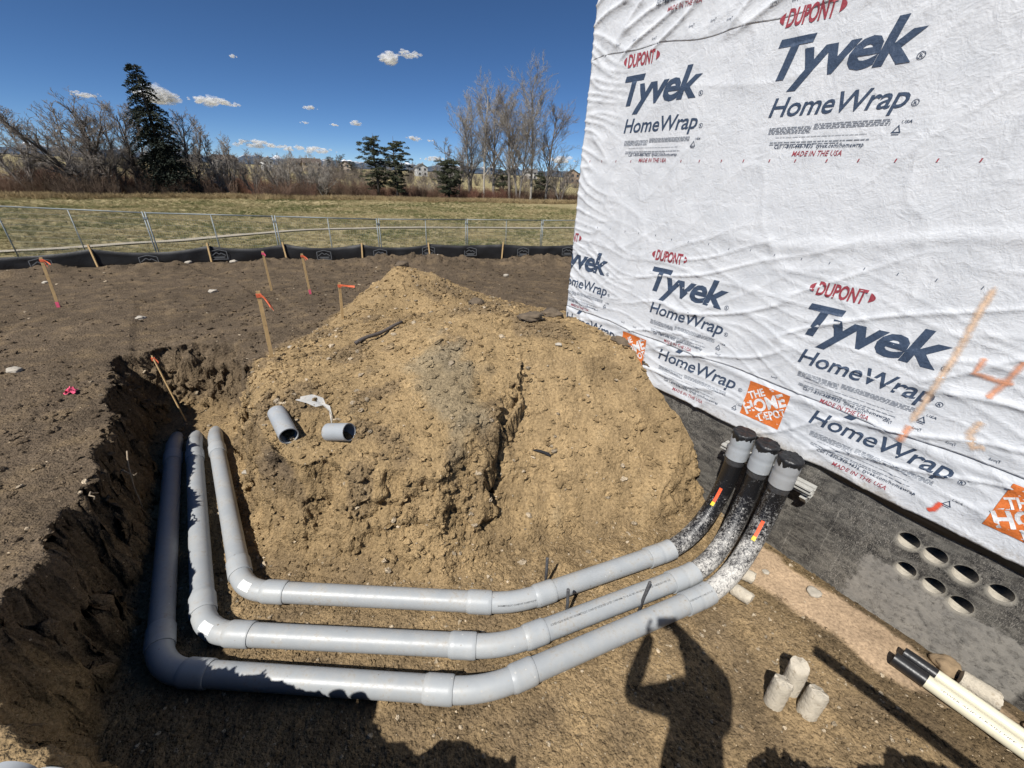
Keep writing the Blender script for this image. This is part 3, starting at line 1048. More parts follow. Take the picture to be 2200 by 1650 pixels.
# printing on the wrap -----------------------------------------------------
def text_mesh(body, bold=0.0, shear=0.0, spacing=1.0, res=3):
    cu = bpy.data.curves.new('lettering', 'FONT')
    cu.body = body
    cu.offset = bold
    cu.shear = shear
    cu.space_character = spacing
    cu.resolution_u = res
    ob = bpy.data.objects.new('lettering', cu)
    COL.objects.link(ob)
    dg = bpy.context.evaluated_depsgraph_get()
    dg.update()
    me = bpy.data.meshes.new_from_object(ob.evaluated_get(dg))
    bpy.data.objects.remove(ob)
    bpy.data.curves.remove(cu)
    return me


def on_wall(bm, off, cut=0.03):
    """bm holds flat print in (u, z) as x, y; cut it finely and lay it on the wrinkled sheet"""
    xs_ = [v.co.x for v in bm.verts]
    ys_ = [v.co.y for v in bm.verts]
    if cut:
        for ax, lo, hi in ((0, min(xs_), max(xs_)), (1, min(ys_), max(ys_))):
            k = math.ceil(lo / cut)
            while k * cut < hi:
                co = Vector((k * cut, 0, 0)) if ax == 0 else Vector((0, k * cut, 0))
                no = Vector((1, 0, 0)) if ax == 0 else Vector((0, 1, 0))
                bmesh.ops.bisect_plane(bm, geom=bm.verts[:] + bm.edges[:] + bm.faces[:], plane_co=co, plane_no=no)
                k += 1
    u = np.array([v.co.x for v in bm.verts])
    z = np.array([v.co.y for v in bm.verts])
    w = wrinkle(u, z) + off
    for v, a, b, c in zip(bm.verts, u, w, z):
        v.co = Vector(wpt(a, b, c))


def finish_print(bm, mat, parent, name='lettering', flip=False):
    me = bpy.data.meshes.new(name)
    bmesh.ops.recalc_face_normals(bm, faces=bm.faces)
    for f in bm.faces:
        f.smooth = True
        if f.normal.dot(Vector((WN[0], WN[1], 0))) < 0:
            f.normal_flip()
    bm.to_mesh(me)
    bm.free()
    o = link(name, me, mat)
    o.parent = parent
    return o


def print_text(body, u0, zb, width, cap, mat, parent, off, bold=0.0, shear=0.18, ang=0.0, spacing=1.0, cut=0.03, res=3, pivot=None):
    me = text_mesh(body, bold, shear, spacing, res)
    bm = bmesh.new()
    bm.from_mesh(me)
    bpy.data.meshes.remove(me)
    xs_ = [v.co.x for v in bm.verts]
    x0, x1 = min(xs_), max(xs_)
    ca, sa = math.cos(ang), math.sin(ang)
    for v in bm.verts:
        a = (v.co.x - x0) / (x1 - x0) * width
        b = v.co.y / 0.729 * cap
        v.co = Vector((u0 + a * ca - b * sa, zb + a * sa + b * ca, 0))
    on_wall(bm, off, cut)
    return finish_print(bm, mat, parent)


def print_polys(polys, mat, parent, off, name='lettering', cut=0.03, many=None):
    bm = bmesh.new()
    for p in polys:
        bm.faces.new([bm.verts.new((a, b, 0)) for a, b in p])
    on_wall(bm, off, cut)
    o = finish_print(bm, mat, parent, name)
    if len(polys) > 1:
        o['kind'] = 'stuff'
    return o


def rect(u0, u1, z0, z1):
    return [(u0, z0), (u1, z0), (u1, z1), (u0, z1)]


prng = random.Random(5)


def small_lines(u0, z0, w):
    """rows of tiny print"""
    out = []

    def row(ua, ub, z, h):
        u = ua
        while u < ub:
            l = prng.uniform(0.012, 0.045)
            out.append(rect(u, min(u + l, ub), z, z + h))
            u += l + prng.uniform(0.004, 0.008)
    for k in range(5):
        row(u0, u0 + w * 0.36, z0 - 0.010 * k, 0.0045)
    for k in range(4):
        row(u0 + w * 0.38, u0 + w * 0.93, z0 + 0.012 - 0.010 * k, 0.0045)
    row(u0 + w * 0.08, u0 + w * 0.8, z0 - 0.066, 0.003)
    row(u0 + w * 0.04, u0 + w * 0.83, z0 - 0.100, 0.006)
    row(u0 + w * 0.04, u0 + w * 0.62, z0 - 0.114, 0.006)
    return out


def ring_polys(cu, cz, r, t=0.18, n=18):
    out = []
    for k in range(n):
        a0, a1 = 2 * math.pi * k / n, 2 * math.pi * (k + 1) / n
        out.append([(cu + r * math.cos(a0), cz + r * math.sin(a0)), (cu + r * math.cos(a1), cz + r * math.sin(a1)),
                    (cu + r * (1 - t) * math.cos(a1), cz + r * (1 - t) * math.sin(a1)), (cu + r * (1 - t) * math.cos(a0), cz + r * (1 - t) * math.sin(a0))])
    return out


def clip_left(o, umin):
    """cut away print that would run past the corner"""
    me = o.data
    bm = bmesh.new()
    bm.from_mesh(me)
    p = Vector(wpt(umin, 0, 0))
    bmesh.ops.bisect_plane(bm, geom=bm.verts[:] + bm.edges[:] + bm.faces[:], plane_co=p, plane_no=Vector((WU[0], WU[1], 0)), clear_inner=True)
    bm.to_mesh(me)
    n = len(bm.faces)
    bm.free()
    if n == 0:
        bpy.data.objects.remove(o)


def registered(u, z, r, parent, off, mat=None):
    print_polys(ring_polys(u, z, r), mat or M_NAVY, parent, off, cut=0)
    print_text('R', u - r * 0.42, z - r * 0.5, r * 0.9, r * 1.0, mat or M_NAVY, parent, off, 0.01, 0.0, cut=0, res=1)


def usa_mark(u, z, parent, off):
    print_text('USA', u + 0.035, z + 0.052, 0.055, 0.018, M_NAVY, parent, off, 0.01, 0.2, cut=0, res=1)
    a, b, c = (u, z), (u + 0.05, z), (u + 0.028, z + 0.045)
    tri = []
    for p, q in ((a, b), (b, c), (c, a)):
        d = (q[0] - p[0], q[1] - p[1])
        l = math.hypot(*d)
        n = (-d[1] / l * 0.005, d[0] / l * 0.005)
        tri.append([p, q, (q[0] + n[0], q[1] + n[1]), (p[0] + n[0], p[1] + n[1])])
    tri.append(rect(u + 0.005, u + 0.045, z - 0.012, z - 0.008))
    print_polys(tri, M_NAVY, parent, off, cut=0)


def dupont(u0, zc, w, h, parent, off):
    o1 = print_text('DUPONT', u0 + w * 0.13, zc - h * 0.45, w * 0.74, h * 0.92, M_RED, parent, off, 0.03, 0.06, spacing=0.95)
    caps = []
    for s in (-1, 1):
        pts = []
        cx = u0 + w * 0.5
        for k in range(9):
            a = -0.95 + 1.9 * k / 8
            pts.append((cx + s * (w * 0.5 * math.cos(a * 0.62)), zc + h * 0.62 * math.sin(a * 0.55)))
        pts += [(cx + s * w * 0.415, zc + h * 0.30), (cx + s * w * 0.415, zc - h * 0.30)]
        print_polys([pts if s > 0 else pts[::-1]], M_RED, parent, off)
    return [o1]


def brand_block(u0, z0, parent, off, w=0.88):
    """u0, z0: upper left corner of the big word"""
    made = []
    before = set(bpy.data.objects)
    dupont(u0 - 0.045, z0 + 0.118, 0.43, 0.115, parent, off)
    print_text('Tyvek', u0, z0 - 0.25, w, 0.25, M_NAVY, parent, off, 0.028, 0.20, spacing=0.92)
    registered(u0 + w + 0.02, z0 - 0.232, 0.021, parent, off)
    print_text('HomeWrap', u0 + 0.065, z0 - 0.497, w * 0.98, 0.128, M_NAVY, parent, off, 0.012, 0.17, spacing=0.97)
    registered(u0 + w + 0.085, z0 - 0.478, 0.019, parent, off)
    print_polys(small_lines(u0 + 0.10, z0 - 0.575, w * 0.95), M_GREY, parent, off, cut=0)
    print_text('Call 1-800-448-9835  tyvek.com/homewrap', u0 + 0.175, z0 - 0.715, 0.60, 0.030, M_NAVY, parent, off, 0.008, 0.15, cut=0.05, res=1)
    print_text('MADE IN THE USA', u0 + 0.325, z0 - 0.768, 0.335, 0.036, M_RED, parent, off, 0.012, 0.15, cut=0.05, res=1)
    usa_mark(u0 + 0.90, z0 - 0.64, parent, off)
    return [o for o in bpy.data.objects if o not in before]


def low_block(u0, zb, parent, off, frag=True):
    before = set(bpy.data.objects)
    print_text('HomeWrap', u0, zb, 0.90, 0.132, M_NAVY, parent, off, 0.012, 0.17, spacing=0.97)
    registered(u0 + 0.955, zb + 0.02, 0.019, parent, off)
    print_polys(small_lines(u0 + 0.04, zb - 0.075, 0.86), M_GREY, parent, off, cut=0)
    print_text('Call 1-800-448-9835  tyvek.com/homewrap', u0 + 0.135, zb - 0.222, 0.66, 0.030, M_NAVY, parent, off, 0.008, 0.15, cut=0.05, res=1)
    print_text('MADE IN THE USA', u0 + 0.27, zb - 0.285, 0.37, 0.036, M_RED, parent, off, 0.012, 0.15, cut=0.05, res=1)
    usa_mark(u0 + 0.93, zb - 0.19, parent, off)
    if frag:      # foot of the letter y showing below the lap
        print_polys([[(u0 + 0.205, zb + 0.152), (u0 + 0.262, zb + 0.152), (u0 + 0.300, zb + 0.206), (u0 + 0.243, zb + 0.206)]], M_NAVY, parent, off)
    return [o for o in bpy.data.objects if o not in before]


def depot(u0, z0, s, parent, off):
    """orange square with three lines of slanting white letters"""
    sq = print_polys([rect(u0, u0 + s, z0 - s, z0)], M_ORANGE, parent, off, 'logo_panel')
    a = rad(38)
    ca, sa = math.cos(a), math.sin(a)

    def line(body, along, across, w, cap, bold):
        cx, cz = u0 + s / 2, z0 - s / 2
        uu = cx + along * ca - across * sa - w / 2 * ca
        zz = cz + along * sa + across * ca - w / 2 * sa
        print_text(body, uu, zz, w, cap, M_WHITEINK, parent, off + 0.0012, bold, 0.05, a, cut=0.03)
    line('THE', -0.03 * s / 0.36, 0.082 * s / 0.36, 0.15 * s / 0.36, 0.075 * s / 0.36, 0.03)
    line('HOME', 0.0, -0.050 * s / 0.36, 0.385 * s / 0.36, 0.120 * s / 0.36, 0.035)
    line('DEPOT', 0.03 * s / 0.36, -0.142 * s / 0.36, 0.25 * s / 0.36, 0.075 * s / 0.36, 0.03)


T1, T2, T3 = 0.0032, 0.0082, 0.0092
for u0, z0 in ((0.535, 0.945), (2.02, 0.985), (3.52, 1.0)):
    if u0 < UEND - 1:
        brand_block(u0, EYE + z0, mid_sheet, T2)
for u0, z0 in ((-0.24, -0.79), (1.285, -0.805), (2.835, -0.815), (4.38, -0.815)):
    made = brand_block(u0, EYE + z0, mid_sheet, T2)
    if u0 < 0:
        for o in made:
            clip_left(o, 0.004)
for u0 in (0.01, 1.575, 3.145, 4.715):
    low_block(u0, EYE - 1.785, low_sheet, T1)
for u0 in (1.035, 2.595, 4.288):
    depot(u0, EYE - 1.63, 0.355, low_sheet, T1)
# upper sheet: the end of a block just above the lap
print_text('Call 1-800-448-9835  tyvek.com/homewrap', 0.80, EYE + 1.425, 0.60, 0.030, M_NAVY, top_sheet, T3, 0.008, 0.15, cut=0.03, res=1)
print_text('MADE IN THE USA', 0.93, EYE + 1.36, 0.335, 0.036, M_RED, top_sheet, T3, 0.012, 0.15, cut=0.03, res=1)
print_polys(small_lines(0.76, EYE + 1.565, 0.84), M_GREY, top_sheet, T3, cut=0)
# row marks
row = []
for k in range(26):
    u = 0.13 + 0.205 * k + prng.uniform(-0.01, 0.01)
    row.append([(u, EYE + 0.175), (u + 0.008, EYE + 0.175), (u + 0.012, EYE + 0.196), (u + 0.004, EYE + 0.196)])
print_polys(row, M_RED, mid_sheet, T2, 'tick_marks', cut=0)
row = []
for k in range(24):
    u = 0.2 + 0.205 * k + prng.uniform(-0.01, 0.01)
    z = EYE - 0.52 + prng.uniform(-0.01, 0.01)
    row.append([(u, z), (u + 0.005, z), (u + 0.008, z + 0.018), (u + 0.003, z + 0.018)])
print_polys(row, M_NAVY, mid_sheet, T2, 'tick_marks', cut=0)
# tiny word marks along the laps
for par, zl, t in ((mid_sheet, EYE - 1.535, T2), (top_sheet, EYE + 1.19, T3)):
    u = 0.12
    while u < 5.4:
        if prng.random() < 0.75:
            print_text('Tyvek', u + 0.05, zl + prng.uniform(-0.012, 0.03), -0.055, 0.022, M_NAVY, par, t, 0.0, 0.2, cut=0, res=1, ang=prng.uniform(-0.1, 0.1))
        u += prng.uniform(0.14, 0.24)


# orange marking paint
def spray_material(name, c, lo, hi):
    m, nt, bs, out = new_mat(name)
    geo = N(nt, 'ShaderNodeNewGeometry')
    uv = N(nt, 'ShaderNodeUVMap')
    n1 = N(nt, 'ShaderNodeTexNoise', Scale=26.0, Detail=6.0, Roughness=0.75)
    L(nt, geo.outputs['Position'], n1.inputs['Vector'])
    sp = N(nt, 'ShaderNodeSeparateXYZ')
    L(nt, uv.outputs[0], sp.inputs[0])
    d = MATH(nt, 'ABSOLUTE', MATH(nt, 'SUBTRACT', sp.outputs[0], 0.5))
    fall = MATH(nt, 'SUBTRACT', 1.0, MATH(nt, 'MULTIPLY', d, 2.0))
    endf = MATH(nt, 'MULTIPLY', MATH(nt, 'MULTIPLY', sp.outputs[1], MATH(nt, 'SUBTRACT', 1.0, sp.outputs[1])), 14.0, clamp=True)
    al = RAMP(nt, MATH(nt, 'MULTIPLY', MATH(nt, 'ADD', MATH(nt, 'MULTIPLY', fall, 0.6), MATH(nt, 'MULTIPLY', n1.outputs[0], 0.7)), endf), [(lo, 0.0), (hi, 0.85)])
    bs.inputs['Base Color'].default_value = (*c, 1)
    bs.inputs['Roughness'].default_value = 0.7
    L(nt, al, bs.inputs['Alpha'])
    L(nt, wrap_bump(nt), bs.inputs['Normal'])
    return m


M_SPRAY = spray_material('orange_spray', (0.80, 0.36, 0.20), 0.45, 1.35)
M_FAINT = spray_material('faint_orange_spray', (0.82, 0.58, 0.40), 0.50, 1.9)
M_REDSPRAY = spray_material('red_spray', (0.80, 0.10, 0.04), 0.40, 0.8)


def spray(pts, width, mat, parent, off, name='paint_mark'):
    """soft stroke through the points (u, z)"""
    P = [Vector((a, b, 0)) for a, b in pts]
    Q = []
    for a, b in zip(P[:-1], P[1:]):
        k = max(2, int((b - a).length / 0.03))
        Q += [a.lerp(b, t / k) for t in range(k)]
    Q.append(P[-1])
    bm = bmesh.new()
    uvl = bm.loops.layers.uv.new('UVMap')
    rows = []
    n = len(Q)
    for i, p in enumerate(Q):
        t = (Q[min(i + 1, n - 1)] - Q[max(i - 1, 0)]).normalized()
        s = Vector((-t.y, t.x, 0))
        rows.append([(bm.verts.new(p + s * width * (k / 4 - 0.5)), k / 4, i / (n - 1)) for k in range(5)])
    for r0, r1 in zip(rows[:-1], rows[1:]):
        for k in range(4):
            quad = (r0[k], r0[k + 1], r1[k + 1], r1[k])
            f = bm.faces.new([q[0] for q in quad])
            for lp, q in zip(f.loops, quad):
                lp[uvl].uv = (q[1], q[2])
    on_wall(bm, off, 0)
    return finish_print(bm, mat, parent, name)


spray([(3.745, EYE - 0.44), (3.74, EYE - 0.62), (3.745, EYE - 0.97), (3.73, EYE - 1.3), (3.715, EYE - 1.54)], 0.075, M_FAINT, mid_sheet, T2 + 0.001)
spray([(3.725, EYE - 1.50), (3.713, EYE - 1.66)], 0.075, M_SPRAY, mid_sheet, T2 + 0.002)
spray([(3.875, EYE - 0.90), (3.865, EYE - 1.02), (3.96, EYE - 1.035), (4.06, EYE - 1.03)], 0.06, M_SPRAY, mid_sheet, T2 + 0.001)
spray([(4.03, EYE - 0.86), (4.01, EYE - 1.02), (3.975, EYE - 1.17)], 0.06, M_SPRAY, mid_sheet, T2 + 0.002)
spray([(4.02, EYE - 1.30), (4.00, EYE - 1.42), (4.05, EYE - 1.50), (4.11, EYE - 1.46)], 0.08, M_FAINT, mid_sheet, T2 + 0.001)
spray([(4.075, EYE - 1.965), (4.06, EYE - 2.04), (4.035, EYE - 2.075)], 0.05, M_REDSPRAY, low_sheet, T1 + 0.001)

# ------------------------------------------------------------------ conduit runs in the pit
def pvc_material(name, c=(0.32, 0.338, 0.352), soil=0.55, spat=0.80):
    m, nt, bs, out = new_mat(name)
    geo = N(nt, 'ShaderNodeNewGeometry')
    n1 = N(nt, 'ShaderNodeTexNoise', Scale=7.0, Detail=5.0, Roughness=0.6)
    n2_ = N(nt, 'ShaderNodeTexNoise', Scale=35.0, Detail=5.0, Roughness=0.75)
    n3_ = N(nt, 'ShaderNodeTexNoise', Scale=120.0, Detail=3.0, Roughness=0.8)
    for n in (n1, n2_, n3_):
        L(nt, geo.outputs['Position'], n.inputs['Vector'])
    col = RAMP(nt, n1.outputs[0], [(0.3, tuple(k * 0.93 for k in c)), (0.7, tuple(k * 1.06 for k in c))])
    scuff = MATH(nt, 'MULTIPLY', RAMP(nt, n2_.outputs[0], [(0.50, 0.0), (0.63, soil)]), RAMP(nt, n1.outputs[0], [(0.46, 0.1), (0.60, 1.0)]))
    col = MIX(nt, scuff, col, (0.25, 0.20, 0.14))
    sx = N(nt, 'ShaderNodeSeparateXYZ')
    L(nt, geo.outputs['Normal'], sx.inputs[0])
    settle = MATH(nt, 'MULTIPLY', MATH(nt, 'MAXIMUM', sx.outputs[2], 0.0), RAMP(nt, n1.outputs[0], [(0.42, 0.0), (0.8, 0.5)]))
    col = MIX(nt, settle, col, (0.40, 0.37, 0.32))
    vo = N(nt, 'ShaderNodeTexVoronoi', Scale=28.0, Randomness=1.0)
    L(nt, geo.outputs['Position'], vo.inputs['Vector'])
    sc = N(nt, 'ShaderNodeSeparateColor')
    L(nt, vo.outputs['Color'], sc.inputs[0])
    spk = MATH(nt, 'MULTIPLY', MATH(nt, 'GREATER_THAN', sc.outputs[0], spat), MATH(nt, 'LESS_THAN', vo.outputs['Distance'], MATH(nt, 'MULTIPLY', sc.outputs[1], 0.22)))
    col = MIX(nt, MATH(nt, 'MULTIPLY', spk, 0.7), col, MIX(nt, sc.outputs[2], (0.60, 0.60, 0.58), (0.16, 0.12, 0.08)))
    L(nt, col, bs.inputs['Base Color'])
    L(nt, RAMP(nt, n2_.outputs[0], [(0.3, 0.34), (0.7, 0.52)]), bs.inputs['Roughness'])
    b = N(nt, 'ShaderNodeBump', Strength=0.08, Distance=0.003)
    L(nt, n3_.outputs[0], b.inputs['Height'])
    L(nt, b.outputs[0], bs.inputs['Normal'])
    return m


def sleeve_material(name, amount):
    m, nt, bs, out = new_mat(name)
    geo = N(nt, 'ShaderNodeNewGeometry')
    sx = N(nt, 'ShaderNodeSeparateXYZ')
    L(nt, geo.outputs['Position'], sx.inputs[0])
    n1 = N(nt, 'ShaderNodeTexNoise', Scale=42.0, Detail=6.0, Roughness=0.75, Distortion=1.2)
    n2_ = N(nt, 'ShaderNodeTexNoise', Scale=9.0, Detail=4.0, Roughness=0.6)
    for n in (n1, n2_):
        L(nt, geo.outputs['Position'], n.inputs['Vector'])
    high = MATH(nt, 'MULTIPLY', MATH(nt, 'SUBTRACT', sx.outputs[2], 0.12), -0.38)
    f = MATH(nt, 'ADD', MATH(nt, 'ADD', n1.outputs[0], MATH(nt, 'MULTIPLY', MATH(nt, 'SUBTRACT', n2_.outputs[0], 0.5), 0.35)), MATH(nt, 'ADD', high, amount))
    col = RAMP(nt, f, [(0.50, (0.010, 0.010, 0.011)), (0.60, (0.16, 0.155, 0.15)), (0.72, (0.55, 0.53, 0.49))])
    L(nt, col, bs.inputs['Base Color'])
    L(nt, RAMP(nt, f, [(0.5, 0.24), (0.6, 0.7)]), bs.inputs['Roughness'])
    b = N(nt, 'ShaderNodeBump', Strength=0.7, Distance=0.004)
    L(nt, n1.outputs[0], b.inputs['Height'])
    L(nt, b.outputs[0], bs.inputs['Normal'])
    return m


M_PVC = pvc_material('grey_pvc')
M_PVC2 = pvc_material('grey_pvc_fitting', (0.355, 0.375, 0.39), 0.3, 0.66)
M_PVCD = pvc_material('grey_pvc_riser', (0.33, 0.335, 0.335), 0.3)
M_TAPE = plain('black_tape', (0.012, 0.012, 0.013), 0.4, 0.3, 20, 0.8, 30)
M_FILM = plain('clear_wrap', (0.05, 0.05, 0.052), 0.15, 0.2, 30, 0.8, 60)
M_STICK = plain('white_label', (0.72, 0.72, 0.71), 0.5, 0.05)
M_INKBLACK = plain('black_print', (0.03, 0.03, 0.035), 0.6, 0.05)
M_ORTAPE = plain('orange_tape', (0.75, 0.10, 0.03), 0.5, 0.15, 30)
M_YELTAPE = plain('yellow_tape', (0.75, 0.55, 0.03), 0.5, 0.15, 30)
RP = 0.083


def fillet_path(pts, radii, ds=0.02):
    """round the corners of a polyline; returns samples and the arc-length span of each corner"""
    P = [Vector(p) for p in pts]
    out = [P[0]]
    marks = []

    def length(l):
        return sum((b - a).length for a, b in zip(l[:-1], l[1:]))
    for i in range(1, len(P) - 1):
        a = (P[i - 1] - P[i]).normalized()
        b = (P[i + 1] - P[i]).normalized()
        ang = math.pi - a.angle(b)
        tl = radii[i - 1] * math.tan(ang / 2)
        s, e = P[i] + a * tl, P[i] + b * tl
        bis = (a + b).normalized()
        c = P[i] + bis * (radii[i - 1] / math.cos(ang / 2))
        n = max(4, int(radii[i - 1] * ang / ds))
        run = [s]
        v0, v1 = s - c, e - c
        for k in range(1, n + 1):
            t = k / n
            v = (v0 * math.sin((1 - t) * ang) + v1 * math.sin(t * ang)) / math.sin(ang)
            run.append(c + v)
        m0 = length(out + [s])
        out += run
        marks.append((m0, length(out)))
    out.append(P[-1])
    return out, marks


class Path:
    def __init__(self, pts):
        # resample
        P = [Vector(p) for p in pts]
        self.s = [0.0]
        for a, b in zip(P[:-1], P[1:]):
            self.s.append(self.s[-1] + (b - a).length)
        self.p = P
        self.len = self.s[-1]

    def at(self, s):
        s = min(max(s, 0), self.len)
        i = int(np.clip(np.searchsorted(self.s, s) - 1, 0, len(self.p) - 2))
        d = self.s[i + 1] - self.s[i]
        return self.p[i].lerp(self.p[i + 1], (s - self.s[i]) / d if d > 1e-9 else 0)

    def span(self, s0, s1, ds=0.03):
        n = max(2, int((s1 - s0) / ds) + 1)
        return [self.at(s0 + (s1 - s0) * k / (n - 1)) for k in range(n)]

    def frame(self, s):
        t = (self.at(s + 0.01) - self.at(s - 0.01)).normalized()
        side = t.cross(Vector((0, 0, 1))).normalized()
        return t, side, side.cross(t).normalized()


def lathe_on(path, prof, n=28, ds=0.02):
    """tube round the path with radius given at arc lengths: prof = [(s, r), ...]"""
    pts, rads = [], []
    for (s0, r0), (s1, r1) in zip(prof[:-1], prof[1:]):
        k = max(1, int((s1 - s0) / ds)) if s1 - s0 > 0.004 else 1
        for q in range(k):
            t = q / k
            pts.append(path.at(s0 + (s1 - s0) * t) if s1 > s0 else path.at(s0))
            rads.append(r0 + (r1 - r0) * t)
    pts.append(path.at(prof[-1][0]))
    rads.append(prof[-1][1])
    # frames from the path direction
    vs, fs = [], []
    x = None
    ss = []
    for (s0, r0), (s1, r1) in zip(prof[:-1], prof[1:]):
        k = max(1, int((s1 - s0) / ds)) if s1 - s0 > 0.004 else 1
        ss += [s0 + (s1 - s0) * q / k for q in range(k)]
    ss.append(prof[-1][0])
    for s, p, r in zip(ss, pts, rads):
        t = (path.at(min(s + 0.008, path.len)) - path.at(max(s - 0.008, 0))).normalized()
        if x is None:
            x = t.orthogonal().normalized()
        x = (x - t * x.dot(t)).normalized()
        y = t.cross(x)
        for k in range(n):
            a = 2 * math.pi * k / n
            vs.append(p + (x * math.cos(a) + y * math.sin(a)) * r)
    for i in range(len(ss) - 1):
        for k in range(n):
            k2 = (k + 1) % n
            fs.append((i * n + k, i * n + k2, (i + 1) * n + k2, (i + 1) * n + k))
    return vs, fs


def shade_auto(o):
    me = o.data
    me.polygons.foreach_set('use_smooth', np.ones(len(me.polygons), dtype=bool))
    bm = bmesh.new()
    bm.from_mesh(me)
    for e in bm.edges:
        if len(e.link_faces) == 2 and e.calc_face_angle(0) > rad(38):
            e.smooth = False
    bm.to_mesh(me)
    bm.free()


def on_path(name, path, prof, mat, parent):
    v, f = lathe_on(path, prof)
    o = mesh_obj(name, v, f, mat, parent)
    shade_auto(o)
    return o


def patch_on(path, s0, s1, a0, a1, r, mat, parent, name, n=8):
    """curved sticker on the pipe, angle 0 = top, positive towards the left of the run"""
    vs, fs = [], []
    m = max(2, int((s1 - s0) / 0.02) + 1)
    for i in range(m):
        s = s0 + (s1 - s0) * i / (m - 1)
        t, side, up = path.frame(s)
        c = path.at(s)
        for k in range(n):
            a = a0 + (a1 - a0) * k / (n - 1)
            vs.append(c + (up * math.cos(a) - side * math.sin(a)) * r)
    for i in range(m - 1):
        for k in range(n - 1):
            q = (i * n + k, i * n + k + 1, (i + 1) * n + k + 1, (i + 1) * n + k)
            fs.append(q)
    return mesh_obj(name, vs, fs, mat, parent, smooth=True)


def text_on_pipe(body, path, s0, length, height, ang, r, mat, parent):
    me = text_mesh(body, 0.004, 0.1, 1.0, 1)
    bm = bmesh.new()
    bm.from_mesh(me)
    bpy.data.meshes.remove(me)
    xs_ = [v.co.x for v in bm.verts]
    x0, x1 = min(xs_), max(xs_)
    for v in bm.verts:
        s = s0 + (v.co.x - x0) / (x1 - x0) * length
        a = ang - v.co.y / 0.729 * height / r
        t, side, up = path.frame(s)
        a = ang + v.co.y / 0.729 * height / r
        v.co = path.at(s) + (up * math.cos(a) - side * math.sin(a)) * r
    me = bpy.data.meshes.new('lettering')
    bm.to_mesh(me)
    bm.free()
    return link('lettering', me, mat, parent)


SEAT = 0.092


